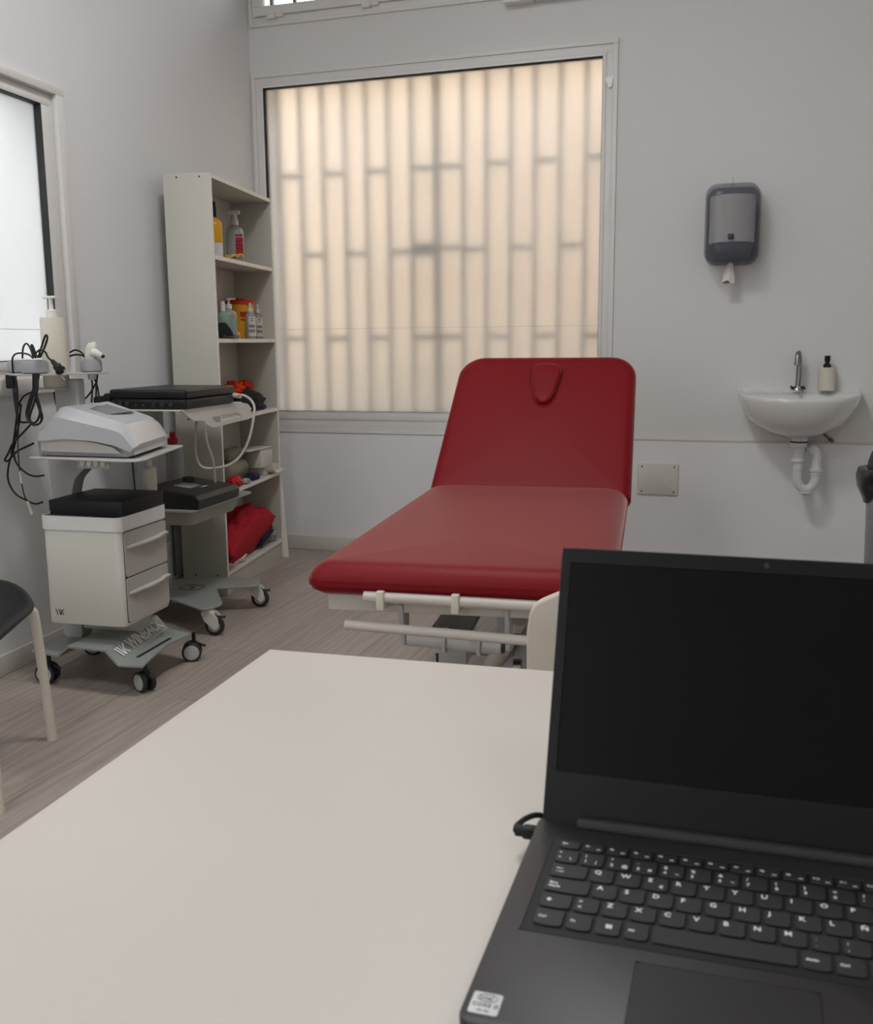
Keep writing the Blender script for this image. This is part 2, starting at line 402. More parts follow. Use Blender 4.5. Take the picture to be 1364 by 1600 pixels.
MB().box(-1.725, -1.62, YB+.115, YB+.165, 1.535, 1.60, .006).build('lock_case', GASK, g, label='dark lock case on the grille')
# outside walls
struct(MB().box(-5.5, 3, YB+1.55, YB+1.75, -.5, 3.1).build('wall_alley', ALLEY))
struct(MB().box(-5.5, 3, YB+1.40, YB+1.55, -.5, .75).build('wall_alley_base', GROUND))
struct(MB().box(-4.6, -4.5, -.5, 5.8, -.5, 2.2).build('wall_neighbour', ALLEYW))
struct(MB().box(-6, 4, YB+.3, YB+3, -.6, -.5).build('ground_alley', GROUND))
struct(MB().box(-6, -2.9, -1, YB+.3, -.6, -.5).build('ground_yard', GROUND))
# window_2: upper tilting window
m = MB(); ring(m, UX0, UX1, UZ0, 3.20, .015, .015, .016, .015, YB-.014, YB+.02)
ring(m, UX0+.015, UX1-.015, UZ0+.016, 3.185, .02, .02, .03, .02, YB-.008, YB+.05)
w2 = struct(m.build('window_2', PVC))
m = MB(); ring(m, UX0+.028, UX1-.028, UZ0+.048, 3.17, .045, .045, .045, .045, YB-.022, YB+.04, .004); m.build('sash', PVC, w2)
for x in (-2.44, -1.93):
    MB().box(x, x+.045, YB-.032, YB-.006, UZ0+.028, UZ0+.050, .003).box(x+.045, x+.085, YB-.028, YB-.006, UZ0+.034, UZ0+.054, .003).build('hinge', PVC, w2)
MB().box(UX0+.07, UX1-.07, YB+.012, YB+.018, UZ0+.09, 3.13).build('pane', CLEARG, w2)
m = MB()
for i in range(10): m.box(-2.5+i*.13, -2.484+i*.13, YB+.13, YB+.146, 2.65, 3.2)
tag(m.build('window_grille', BARM), 'metal bars outside the small upper window', 'window bars')
# trunking along the top of the back wall
t = MB().box(-1.075, XR, YB-.06, YB+.002, 2.640, 2.74, .004).build('cable_trunking', WALLB)
tag(t, 'white cable trunking running along the top of the back wall', 'trunking')
MB().box(-1.215, -1.078, YB-.066, YB+.002, 2.636, 2.745, .004).build('end_cap', PVC, t)

# window_3: frosted window in left wall (in wall frame)
m = MB()
def ringy(m, y0, y1, z0, z1, ty, tz0, tz1, x0, x1, bev=.002):
    m.box(x0, x1, y0, y1, z1-tz1, z1, bev).box(x0, x1, y0, y1, z0, z0+tz0, bev).box(x0, x1, y1-ty, y1, z0+tz0, z1-tz1, bev).box(x0, x1, y0, y0+ty, z0+tz0, z1-tz1, bev)
ringy(m, LY0-.02, LY1+.018, LZ0-.02, LZ1+.012, .045, .035, .03, -.02, .016)
ringy(m, LY0+.025, LY1-.027, LZ0+.015, LZ1-.02, .025, .025, .025, -.06, -.006)
ringy(m, LY0+.05, LY1-.052, LZ0+.035, LZ1-.044, .055, .03, .02, -.06, .004)
w3 = struct(m.tr(WL).build('window_3', PVC))
m = MB(); ringy(m, LY0+.1, LY1-.106, LZ0+.062, LZ1-.063, .004, .003, .004, -.03, .0045, .001); m.tr(WL).build('gasket', GASK, w3)
MB().box(-.03, -.022, LY0+.105, LY1-.11, LZ0+.064, LZ1-.066).tr(WL).build('pane', FILM2, w3, label='frosted window pane')
MB().box(-.0218, -.020, LY0+.105, LY1-.11, 1.155, 1.157).tr(WL).build('film_seam', TRIM, w3)
MB().box(0, .03, LY0-.05, LY1-.07, LZ0-.05, LZ0+.005, .004).tr(WL).build('window_sill', PVC, w3)

# window_4_added: unseen clear high window, added above it to brighten the room
m = MB(); ringy(m, VY0-.01, VY1+.01, VZ0-.01, VZ1+.01, .04, .04, .04, -.05, .012); m.box(-.05, .008, 2.38, 2.42, VZ0, VZ1)
w4 = struct(m.tr(WL).build('window_4_added', PVC))
MB().box(-.03, -.024, VY0+.03, VY1-.03, VZ0+.03, VZ1-.03).tr(WL).build('pane', CLEARG, w4)

# window_5_added: unseen tall window, added behind the viewer for more light
m = MB(); ring(m, -2.2, -1.25, .15, 2.95, .05, .05, .05, .05, YF-.07, YF+.01)
w5 = struct(m.build('window_5_added', PVC))
MB().box(-2.15, -1.3, YF-.04, YF-.034, .2, 2.9).build('pane', CLEARG, w5)

# ceiling panels out of view, the last two added for brightness
for i, (lx, ly, p) in enumerate(LAMPS):
    t = thing('unseen_panel_light', 'square white ceiling light panel '+('between the couch and the carts', 'added for brightness over the desk end by the side wall', 'added for brightness behind the desk on the right')[i], 'ceiling light', (lx, ly, CEIL), 0, 'ceiling light panels')
    m = MB(); m.box(-.31, .31, .28, .31, -.045, 0).box(-.31, .31, -.31, -.28, -.045, 0).box(-.31, -.28, -.28, .28, -.045, 0).box(.28, .31, -.28, .28, -.045, 0).build('frame', WHITEP, t)
    MB().box(-.28, .28, -.28, .28, -.03, -.0).build('backing', WHITEP, t)

# ------------------------------------------------------------ desk
t = thing('desk', 'white laminate desk in the foreground carrying the laptop', 'desk', (-.616, 1.16, 0), R(2.9))
DZ = .695
MB().box(0, 1.75, -.86, 0, DZ-.026, DZ, .0025, 2).build('desktop', WHITEL, t)
for x, y in ((.04, -.82), (1.71, -.82), (.04, -.04), (1.71, -.04)):
    MB().box(x-.025, x+.025, y-.025, y+.025, 0, DZ-.026, .004).build('leg', WHITEP, t)
m = MB().box(.06, 1.69, -.05, -.03, DZ-.075, DZ-.026).box(.06, 1.69, -.83, -.81, DZ-.075, DZ-.026); m.build('apron', WHITEP, t)

# ------------------------------------------------------------ laptop
LP = Matrix.Translation((-.128256, .66886, H-.3786066)) @ Matrix.Rotation(.00896, 4, 'Z') @ Matrix.Rotation(.045, 4, 'X')
lap = thing('laptop', 'open dark grey laptop with black screen on the white desk', 'laptop', LP.translation, 0)
lap.rotation_euler = LP.to_euler()
BX0, BX1, BY0, BY1 = -.027, .300, -.171, .0725
KX = -.0045; KTOP = .0
deck = -.0012
m = MB().prism(rrect(BX0, BX1, BY0, BY1, .010), -.0185, deck-.0002, .0012, 2)
base = m.build('base', LAPG, lap)
for x in (BX0+.03, BX1-.03):
    MB().box(x-.02, x+.02, BY1-.045, BY1-.025, -.0285, -.0185, .001).build('foot', RUB, lap)
WX0, WX1, WY0, WY1 = KX-.005, KX+15*.01905+.003, -.0775, .0400
MB().box(WX0, WX1, WY0, WY1, deck-.0003, deck+.0001, .0001, 1).build('keyboard_well', WELLM, lap)
m = MB(); bw = .0014
m.box(WX0-bw, WX1+bw, WY1, WY1+bw, deck-.0003, deck+.0006, .0003, 1).box(WX0-bw, WX0, WY0, WY1, deck-.0003, deck+.0006, .0003, 1).box(WX1, WX1+bw, WY0, WY1, deck-.0003, deck+.0006, .0003, 1)
m.build('keyboard_rim', LAPG, lap)
U = .01905
rows = []
def row(y1, h, items, x=0):
    for it in items:
        leg, wd = it; rows.append((KX+x*U, KX+(x+wd)*U, y1-h, y1, leg)); x += wd
fn = ['Esc', 'F1', 'F2', 'F3', 'F4', 'F5', 'F6', 'F7', 'F8', 'F9', 'F10', 'F11', 'F12', 'Insert', 'ImprPant', 'Supr']
for i, s_ in enumerate(fn): rows.append((KX+i*15/16*U*1.0, KX+(i+1)*15/16*U, .0265, .0365, s_))
row(.0235, .0165, [('ª\nº', 1), ('!\n1', 1), ('"\n2', 1), ('·\n3', 1), ('$\n4', 1), ('%\n5', 1), ('&\n6', 1), ('/\n7', 1), ('(\n8', 1), (')\n9', 1), ('=\n0', 1), ('?\n\'', 1), ('¿\n¡', 1), ('←', 2)])
row(.0045, .0165, [('⇤\n⇥', 1.5)]+[(c, 1) for c in 'QWERTYUIOP']+[('^\n`', 1), ('*\n+', 1), ('', 1.5)])
row(-.0145, .0165, [('Bloq\nMayús', 1.75)]+[(c, 1) for c in 'ASDFGHJKLÑ']+[('¨\n´', 1), ('Ç', 1), ('Intro', 1.25)])
row(-.0335, .0165, [('⇧', 1.25), ('>\n<', 1)]+[(c, 1) for c in 'ZXCVBNM']+[(';\n,', 1), (':\n.', 1), ('_\n-', 1), ('⇧', 2.75)])
row(-.0525, .0180, [('Ctrl', 1.15), ('Fn', 1), ('WIN', 1), ('Alt', .95), ('', 4.8), ('AltGr', 1.05), ('Ctrl', 1.05), ('<', 1.3), ('^', 1.3), ('>', 1.4)])
sub3 = {'"\n2': '@', '·\n3': '#', '$\n4': '~', '!\n1': '|', '&\n6': '¬', 'E': '€', 'ª\nº': '\\'}
for (x0, x1, y0, y1, leg) in rows:
    g_ = .0012
    x0 += g_; x1 -= g_; r_ = min(.0028, (y1-y0)*.3)
    pl = rpoly([(x0, y0+.0009), ((x0+x1)/2, y0), (x1, y0+.0009), (x1, y1), (x0, y1)], [r_, .004, r_, .0012, .0012], 3)
    k = MB().prism(pl, deck-.0001, .0004, .0004, 1).build('key', KEYM, lap)
    tz = .00045
    if leg == 'WIN':
        m = MB(); cx, cy = (x0+x1)/2-.0015, (y0+y1)/2
        for a in (0, 1):
            for b in (0, 1): m.box(cx+a*.0022, cx+a*.0022+.0019, cy+b*.0022-.002, cy+b*.0022-.0001, tz-.0001, tz+.0001)
        m.build('legend', LEG, k)
    elif leg:
        small = len(leg) > 1 and '\n' not in leg; tiny = (y1-y0) < .012
        m = MB()
        if leg in ('⇧', '←', '⇤\n⇥'):
            cx, cy = x0+.004, (y0+y1)/2
            if leg == '⇧': m.prism([(cx, cy), (cx+.002, cy+.0022), (cx+.004, cy), (cx+.0028, cy), (cx+.0028, cy-.0015), (cx+.0012, cy-.0015), (cx+.0012, cy)], tz-.0001, tz+.0001)
            elif leg == '←': m.box(cx, cx+.006, cy-.0002, cy+.0002, tz-.0001, tz+.0001).prism([(cx-.0016, cy), (cx, cy-.001), (cx, cy+.001)], tz-.0001, tz+.0001)
            else:
                for q, dy in ((0, .002), (1, -.002)):
                    m.box(cx, cx+.005, cy+dy-.0002, cy+dy+.0002, tz-.0001, tz+.0001).box(cx+(5 if q else 0)*.001, cx+(5 if q else 0)*.001+.0004, cy+dy-.001, cy+dy+.001, tz-.0001, tz+.0001)
                    m.prism([(cx+(.003 if q else .002), cy+dy-.001), (cx+(.0046 if q else .0006), cy+dy), (cx+(.003 if q else .002), cy+dy+.001)], tz-.0001, tz+.0001)
        elif tiny:
            m.text(leg, .0031, T(x0+.0020, y0+.0060, tz), .0001, .00006)
            if leg != 'Esc': m.box(x1-.0052, x1-.0022, y0+.0028, y0+.0036, tz-.0001, tz+.0001)
        elif small: m.text(leg, .0034, T(x0+.0024, (y0+y1)/2, tz), .0001, .00006)
        elif '\n' in leg:
            a, b = leg.split('\n'); sz = .0032 if len(a) > 1 else .0048; dd = .0020 if len(a) > 1 else .0032
            m.text(a, sz, T(x0+.0024, (y0+y1)/2+dd, tz), .0001, .00008).text(b, sz, T(x0+.0024, (y0+y1)/2-dd, tz), .0001, .00008)
        else: m.text(leg, .0064, T(x0+.0026, y1-.0048, tz), .0001, .00012)
        if leg in sub3: m.text(sub3[leg], .0046, T(x1-.0060, (y0+y1)/2-.0032, tz), .0001, .00008)
        m.build('legend', LEGR if leg == ';\n,' else LEG, k)
m = MB().prism(rrect(.0675, .1755, -.1615, -.0905, .004), deck-.0003, deck+.0003, .0002, 1); m.build('trackpad', LAPD, lap)
m = MB(); 
for e in (((.0670, .0676, -.162, -.090)), ((.1754, .1760, -.162, -.090)), ((.0670, .1760, -.0906, -.0900)), ((.0670, .1760, -.162, -.1614))): m.box(*e, deck-.0002, deck+.00035)
m.build('trackpad_groove', WELLM, lap)
m = MB().prism(rrect(-.0225, -.0045, -.1620, -.1435, .0015), deck-.0003, deck+.0002); st = m.build('sticker', STICK, lap, label='small silver processor sticker')
m = MB().text('intel', .0048, T(-.0182, -.1482, deck+.0003), .0001).text('CORE i5', .0044, T(-.0213, -.1545, deck+.0003), .0001).text('10th Gen', .0022, T(-.0180, -.1592, deck+.0003), .0001)
for k_ in range(20):
    a0, a1 = k_*math.pi/10, (k_+1)*math.pi/10
    m.tube([(-.0133+.0062*math.cos(a), -.1482+.0032*math.sin(a), deck+.0003) for a in (a0, a1)], .00018, 4, 0)
m.build('sticker_print', INK, st)
# hinge bar and lid
MB().cyl((.005, .0645, -.0005), (.268, .0645, -.0005), .0062, seg=20).build('hinge_bar', LAPG, lap)
TH = 22.25
LD = Matrix.Translation((0, .0700, .0032)) @ Matrix.Rotation(-R(TH), 4, 'X')    # lid: x right, z up along the lid
LX0, LX1, LH = -.0245, .3005, .2150

outline = rrect(LX0, LX1, -.0075, LH, .007)
lid = MB().prism(outline, -.0058, -.0010, .001, 2, mat=RX(90)).tr(LD).build('lid', LAPG, lap)
SX0, SX1, SZ0, SZ1 = LX0+.0085, LX1-.0085, .033, LH-.0125
m = MB()
for e in ((LX0+.001, LX1-.001, SZ1, LH-.001), (LX0+.001, LX1-.001, -.0065, SZ0), (LX0+.001, SX0, SZ0, SZ1), (SX1, LX1-.001, SZ0, SZ1)):
    m.box(e[0], e[1], -.0008, .0014, e[2], e[3])
m.tr(LD).build('bezel', BEZ, lid)
MB().box(SX0, SX1, .0002, .0012, SZ0, SZ1).tr(LD).build('screen', SCRN, lid, label='switched-off black screen')
m = MB().cyl((.1385, -.0014, LH-.0065), (.1385, -.0004, LH-.0065), .0022, seg=16).tr(LD).build('webcam', SMOKED, lid)
# charger
t = tag(MB().box(-.0385, -.0268, .0545, .0640, -.0150, -.0052, .002).cyl((-.044, .0592, -.0100), (-.0270, .0592, -.0100), .0046).tr(LP).build('charger_plug', BLKM), 'black angled charger plug in the left side of the laptop', 'charger')
pts = [LP @ Vector(p) for p in ((-.0430, .0592, -.0100), (-.0440, .066, -.0098), (-.040, .078, -.0095), (-.030, .088, -.0105), (-.010, .094, -.020), (.05, .105, -.0235), (.16, .13, -.0285), (.26, .19, -.0285))]
pts = [Vector((p.x, p.y, max(p.z, DZ+.0028))) for p in pts]
MB().tube(pts, lambda u: .0036-.0012*min(1, u*4), 10).build('cable', BLKM, t)

# ------------------------------------------------------------ treatment couch
BA = R(6)
co = Vector((-.96, 2.02, 0))+Vector((math.cos(BA), math.sin(BA), 0))*.33
cou = thing('treatment_couch', 'red vinyl treatment couch on a white frame with raised backrest', 'treatment couch', co, BA)
def cushion(x0, x1, y0, y1, z0, z1, r, rc, mat=None, n=7, puff=0.006, tp0=0, rcb=None):
    """upholstered slab: rounded corners in plan, rounded upper rim, slightly domed top"""
    m = MB(); rings = []
    rc2 = rc if rcb is None else rcb
    def plan(ins, z):
        p = []
        X0, X1, Y0, Y1 = x0+ins, x1-ins, y0+ins, y1-ins
        for cx, cy, a0, q in ((X1, Y1, 0, rc), (X0, Y1, 90, rc), (X0, Y0, 180, rc2), (X1, Y0, 270, rc2)):
            q = max(.004, q-ins*.6)
            ccx = cx-q if cx == X1 else cx+q; ccy = cy-q if cy == Y1 else cy+q
            for k in range(9):
                a = R(a0+90*k/8); p.append((ccx+q*math.cos(a), ccy+q*math.sin(a), z))
        return p
    rings.append(plan(r*.5, z0)); rings.append(plan(r*.12, z0+r*.25)); rings.append(plan(0, z0+r*.7))
    for k in range(n+1):
        a = R(90*k/n); rings.append(plan(r*(1-math.cos(a)), z1-puff-r+r*math.sin(a)))
    W_ = min(x1-x0, y1-y0)/2
    for ins in (.1, .3, .6, .9): rings.append(plan(r+(W_-r)*ins*.98, z1-puff+puff*math.sin(ins*math.pi/2)))
    m.loft(rings)
    if mat: m.tr(mat)
    return m
cushion(-.346, .352, -.006, 1.335, .532, .613, .052, .085, rcb=.04).build('seat_cushion', REDV, cou, angle=60)
BT = T(.008, 1.322, .585) @ RX(46)                      # backrest plane: local y goes up the back, z is its face normal
BK = .352
cushion(-BK, BK, -.035, .630, -.050, .026, .034, .095, rcb=.02).warp(lambda v: Vector(((v.x)*(1-.055*max(0, v.y)/.63)+.022*max(0, v.y)/.63, v.y, v.z))).tr(BT).build('backrest', REDV, cou, angle=60)
# face hole plug
pl = rpoly([(-.066, .515), (.066, .515), (.030, .325), (-.030, .325)], .062, 9)
rings = []
for q, z in ((1.0, .020), (1.02, .030), (1.0, .037), (.94, .042), (.8, .0435), (.4, .0445), (.1, .0445)):
    rings.append([((x)*q, .43+(y-.43)*q, z) for x, y in pl])
MB().loft(rings).tr(BT @ T(.024, .050, -.001)).build('face_hole_plug', REDV, cou, angle=60)
rings = []
for q, z in ((1.16, .0240), (1.12, .0290), (1.06, .0275), (1.0, .022)):
    rings.append([((x)*q, .43+(y-.43)*q, z) for x, y in pl])
MB().loft(rings).tr(BT @ T(.024, .050, -.001)).build('plug_rim', REDV, cou, angle=60)
# frames
m = MB(); m.box(-.302, .302, .03, .06, .492, .534, .004).box(-.302, -.262, .06, 1.30, .492, .534, .004).box(.262, .302, .06, 1.30, .492, .534, .004).box(-.302, .302, 1.27, 1.30, .492, .534, .004).box(-.262, .262, .62, .66, .51, .55, .004)
m.build('seat_frame', FRAMEW, cou)
m = MB(); m.box(-.29, -.262, .02, .50, -.078, -.045, .004).box(.262, .29, .02, .50, -.078, -.045, .004).box(-.29, .29, .47, .50, -.078, -.045, .004).tr(BT); m.build('back_frame', FRAMEW, cou)
MB().cyl((-.15, 1.45, .50), (-.15, 1.10, .40), .012).build('gas_strut', STEEL, cou)
MB().tube([(-.205, -.002, .536), (.31, -.002, .530)], .0125, 14, 0).build('upper_rail', FRAMEW, cou)
MB().tube([(-.252, .0, .467), (.31, .0, .446)], .0115, 14, 0).build('lower_rail', FRAMEW, cou)
for x in (-.165, .006): MB().box(x-.009, x+.009, -.018, .034, .508, .552, .003).build('rail_clip', CREAM, cou)
for x in (-.128, .115):
    MB().prism(rpoly([(-.02, .515), (.05, .515), (.045, .46), (.03, .415), (.008, .405), (-.004, .45)], .012, 4), x-.006, x+.006, .002, 1, mat=Matrix(((0, 0, 1, 0), (1, 0, 0, .04), (0, 1, 0, 0), (0, 0, 0, 1)))).build('bracket', FRAMEG, cou)
m = MB().cyl((-.12, .06, .428), (.10, .06, .418), .021, bev=.002).cyl((-.035, .06, .424), (-.027, .06, .4236), .029).cyl((.045, .06, .421), (.053, .06, .4206), .029)
m.build('pivot_tube', FRAMEG, cou)
MB().cyl((.1002, .06, .418), (.106, .06, .4178), .017).build('tube_cap', GASK, cou)
# lifting column and base
m = MB().box(-.27, .27, .10, .16, .07, .11, .006).box(-.27, .27, 1.04, 1.10, .07, .11, .006).box(-.03, .03, .16, 1.04, .075, .11, .006); m.build('base_frame', FRAMEW, cou)
for x in (-.2, .2):
    m = MB()
    m.tube([(.15+x*.3, .22, .12), (.15+x*.3, .95, .50)], .018, 10, 0).build('lift_arm', FRAMEG, cou)
m = MB().prism([(-.235, .80), (-.105, .80), (-.110, 1.10), (-.235, 1.10)], .212, .226, .003, 1).build('tread_plate', DKGREY, cou)
MB().box(-.215, -.125, .84, 1.04, .10, .211, .006).build('column', FRAMEG, cou)
MB().box(.02, .07, .50, .60, .10, .505, .006).build('side_plate', FRAMEG, cou)
MB().box(-.255, -.235, 1.10, 1.16, .11, .495, .003).build('side_plate', FRAMEG, cou)
MB().cyl((-.03, .60, .14), (.10, .35, .40), .024, bev=.003).build('actuator', FRAMEW, cou)
m = MB().cyl((.095, .30, .36), (.11, .30, .36), .016).cyl((.095, .30, .29), (.115, .30, .29), .020).build('bolt', STEEL, cou)
for x in (-.25, .25):
    for y in (.13, 1.07):
        MB().cyl((x-.014, y, .036), (x+.014, y, .036), .036, bev=.004).box(x-.02, x+.02, y-.012, y+.012, .036, .075, .003).build('castor', RUB, cou)

# ------------------------------------------------------------ cream chair behind the laptop
t = thing('chair', 'cream chair with curved back standing beyond the desk behind the laptop', 'chair', (-.142, 1.62, 0), R(3))
prof = [(-.202, 0), (-.205, .30), (-.200, .335), (-.188, .350), (-.13, .378), (0, .40), (.13, .378), (.188, .350), (.200, .335), (.205, .30), (.202, 0)]
MB().prism(rpoly(prof, .012, 3), -.011, .011, .006, 3, mat=T(0, -.10, .345) @ RX(90)).build('backrest', STAINV, t)
cushion(-.20, .20, -.07, .34, .43, .465, .012, .04).build('seat', STAINV, t)
for x in (-.17, .17):
    for y in (-.09, .30): MB().cyl((x, y, 0), (x*.95, y, .44), .012).build('leg', CHAIRW, t)

# ------------------------------------------------------------ black chair at the left
t = thing('chair', 'black-seated chair with pale metal legs at the left edge', 'chair', (-1.965, 1.925, 0), R(23.5))
n1, n2 = 26, 14
m = MB(); rings = []
def seatplan(q, z, drop=0):
    out = []
    for x, y in rrect(-.21*q, .205*q, -.26*q, .24*q, .115*q, 8):
        out.append((x, y, z-drop*max(0, x-.06)**2*9+.03*max(0, -x-.1)**2*30))
    return out
for q, z in ((.2, .425), (.7, .420), (.92, .432), (.985, .452), (1, .462), (.985, .468), (.9, .468), (.6, .458), (.2, .452)): rings.append(seatplan(q, z, .3))
m.loft(rings).build('seat', CHAIRB, t, angle=60)
rings = []
for k in range(9):
    u = k/8; z = .60+.24*u; w_ = .19-.03*abs(u-.5)*2
    rings.append([(-.25-.05*u+dx+.10*(y/.2)**2*.3, y, z) for dx, ys in ((0, (-1, -.5, 0, .5, 1)), (.012, (1, .5, 0, -.5, -1))) for y in [v*w_ for v in ys]])
MB().loft(rings).build('backrest', CHAIRB, t, angle=60)
for sx, sy in ((1, 1), (1, -1), (-1, 1), (-1, -1)):
    pts = [(sx*.11, sy*.15, .402), (sx*.150, sy*.176, .408), (sx*.178, sy*.196, .385), (sx*.186, sy*.206, .33), (sx*.200, sy*.225, .01)]
    MB().tube(pts, .0130, 14, 5).cyl((sx*.2, sy*.225, 0), (sx*.2, sy*.225, .012), .0133).build('leg', CHAIRW, t)
for sy in (1, -1): MB().tube([(-.155, sy*.150, .425), (-.235, sy*.15, .50), (-.27, sy*.14, .66)], .009, 10).build('back_support', CHAIRW, t)

# ------------------------------------------------------------ shelving unit
F0 = Vector((-2.215, 3.806, 0)); se = Vector((-.157, .988, 0)).normalized(); 
SA = math.atan2(se.y, se.x)-math.pi/2
SM = Matrix.Translation(F0) @ Matrix.Rotation(SA, 4, 'Z')      # local y along the front, local -x into the unit
SW, SD, SH = .803, .205, 1.80
sh = thing('shelving_unit', 'tall narrow white open shelving unit standing against the left wall', 'shelf', F0, SA)
p_ = .018
for y in (0, SW-p_):
    s_ = MB().box(-SD, 0, y, y+p_, 0, SH, .001).build('side_panel', MELA, sh)
    MB().box(.0001, .0011, y+.0005, y+p_-.0005, .001, SH-.001).build('edge_band', MELAE, s_)
    if y == 0:
        for zz in (1.785, .78, .09):
            for xx in (-.045, -.145): MB().cyl((xx, -.0008, zz), (xx, .0002, zz), .004, seg=10).build('screw_cap', INK, s_)
SZ = [1.782, 1.452, 1.105, .762, .437, .085]
for z in SZ:
    s_ = MB().box(-SD+.004, -.002, p_, SW-p_, z, z+p_, .001).build('shelf_board', MELA, sh)
    MB().box(-.002, -.0006, p_, SW-p_, z+.0005, z+p_-.0005).build('edge_band', MELAE, s_)
MB().box(-SD, -SD+.004, p_, SW-p_, .06, SH-.002).build('back_panel', MELA, sh)
MB().box(-.02, -.006, p_, SW-p_, 0, .085).build('plinth', MELA, sh)
ST = [z+p_ for z in SZ]
def sp(a, d, z): return SM @ Vector((-d, a, z))          # along, depth from the front edge, height
def spot(u, v, d, z):
    """point d behind the front edge line, on the ray through a pixel column, at height z"""
    r_ = ray(u, v); inv = SM.inverted(); o = inv @ Vector((0, 0, H)); dd = inv.to_3x3() @ r_
    k = (-d-o.x)/dd.x; q = o+dd*k; return SM @ Vector((-d, q.y, z))
def put(o, p, rz=0): o.location = p; o.rotation_euler = (0, 0, SA+R(rz)); return o
def bottle(name, label, body, cap, h, r, capm, pump=0, lab=None, labm=None, sq=1, bm=None, lz=(.12, .55), neck=.3):
    t = thing(name, label, 'bottle')
    bh = h*(1-neck)
    MB().lathe([(0, 0), (r*.92, 0), (r, r*.12), (r, bh*.84), (r*.93, bh*.93), (r*.6, bh*1.0), (r*.36, bh*1.04), (r*.34, bh*1.10), (0, bh*1.10)], 24, sy=sq).build('body', body, t, angle=50)
    if cap == 'pump':
        m = MB().lathe([(0, bh*1.06), (r*.42, bh*1.06), (r*.42, bh*1.22), (r*.14, bh*1.24), (r*.12, h*.95), (r*.3, h*.95), (r*.3, h), (0, h)], 16)
        m.box(0, r*.95, -r*.1, r*.1, h*.965, h*.995, .001); m.build('pump', capm, t)
    elif cap == 'trigger':
        m = MB().lathe([(0, bh*1.05), (r*.42, bh*1.05), (r*.42, bh*1.16), (r*.3, bh*1.2), (r*.25, h*.93), (0, h*.93)], 16)
        m.box(-r*.75, r*.6, -r*.28, r*.28, h*.93, h, .004).box(-r*.95, -r*.7, -r*.14, r*.14, h*.94, h*.985, .002).tube([(-r*.5, 0, h*.94), (-r*.72, 0, h*.88), (-r*.62, 0, h*.80)], r*.12, 8); m.build('trigger', capm, t)
    elif cap == 'spout':
        MB().lathe([(0, bh*1.05), (r*.5, bh*1.05), (r*.5, bh*1.16), (r*.28, bh*1.22), (r*.22, h*.92), (r*.3, h*.94), (r*.24, h), (0, h)], 18).build('cap', capm, t)
    else:
        MB().lathe([(0, bh*1.05), (r*.42, bh*1.05), (r*.42, h*.9), (r*.34, h), (0, h)], 18).build('cap', capm, t)
    if lab:
        m = MB(); a0, a1 = lab; rr = r+.0006; n = 10
        for k in range(n):
            aa, bb = R(a0+(a1-a0)*k/n), R(a0+(a1-a0)*(k+1)/n)
            m.prism([(rr*math.cos(aa), sq*rr*math.sin(aa)), (rr*math.cos(bb), sq*rr*math.sin(bb)), ((rr-.001)*math.cos(bb), sq*(rr-.001)*math.sin(bb)), ((rr-.001)*math.cos(aa), sq*(rr-.001)*math.sin(aa))], h*lz[0], h*lz[1])
        m.build('label', labm or LABELW, t)
    return t
# top shelf
t = put(bottle('cleaner_bottle', 'yellow bottle with black cap on the top shelf', YEL, 'cap', .245, .040, BLKM, lab=(-80, 10), lz=(.02, .28), sq=.8), spot(334, 380, .085, ST[1]))
t = put(bottle('spray_bottle', 'clear trigger spray bottle with red label on the top shelf', CLEAR, 'trigger', .255, .042, WHITEP, lab=(-70, -15), labm=LABELR, lz=(.20, .50)), spot(368, 380, .12, ST[1]))
MB().box(-.004, .030, -.0435, -.0425, .135, .142).tr(RZ(25)).build('print', LABELR, t)
MB().box(-.004, .028, -.0432, -.0425, .075, .080).box(-.004, .028, -.0432, -.0425, .092, .096).box(-.004, .024, -.0432, -.0425, .108, .112).tr(RZ(25)).build('fine_print', SMOKED, t)
o = MB()
rnd = random.Random(3)
for k in range(7):
    cx, cy = -.03+.02*(k-3), 0
    o.tube([((k-3)*.020+.018*math.cos(a)*(1+.2*rnd.random()), .022*math.sin(a+.3*k), .010+.014*abs(math.sin(a*1.0+k))+.002*k) for a in [i*math.pi/5 for i in range(11)]], .0045, 6, 3)
o = o.tr(RZ(90)).build('rubber_band_bundle', ROPE); tag(o, 'tangled bundle of yellowish exercise bands on the top shelf', 'exercise band'); put(o, spot(367, 400, .045, ST[1]))
# second shelf
t = put(bottle('cleaner_tube', 'slim pale green bottle at the left of the second shelf', LABELG, 'cap', .165, .026, WHITEP), spot(349, 500, .06, ST[2]))
t = put(bottle('pump_bottle', 'round white pump bottle before the yellow sharps container', CLEAR, 'pump', .185, .036, WHITEP, lab=(-60, 30), labm=LABELG, lz=(.2, .5)), spot(358, 500, .09, ST[2]))
t = thing('sharps_container', 'yellow sharps container with a red lid on the second shelf', 'sharps container')
MB().lathe([(0, 0), (.048, 0), (.052, .01), (.062, .155), (0, .155)], 28).build('body', YELO, t)
MB().lathe([(0, .155), (.066, .155), (.066, .168), (.05, .175), (.03, .176), (.028, .183), (0, .183)], 28).build('lid', M('lid_red', (200, 40, 24), .45), t)
m = MB()
for k, (zz, ww) in enumerate(((.118, .03), (.110, .03), (.102, .03), (.086, .024))): m.box(-ww/2, ww/2, -.064, -.058, zz, zz+.004)
m.build('label', LABELR, t); put(t, spot(375, 500, .125, ST[2]), 35); t.scale = (1.12, 1.12, 1.06)
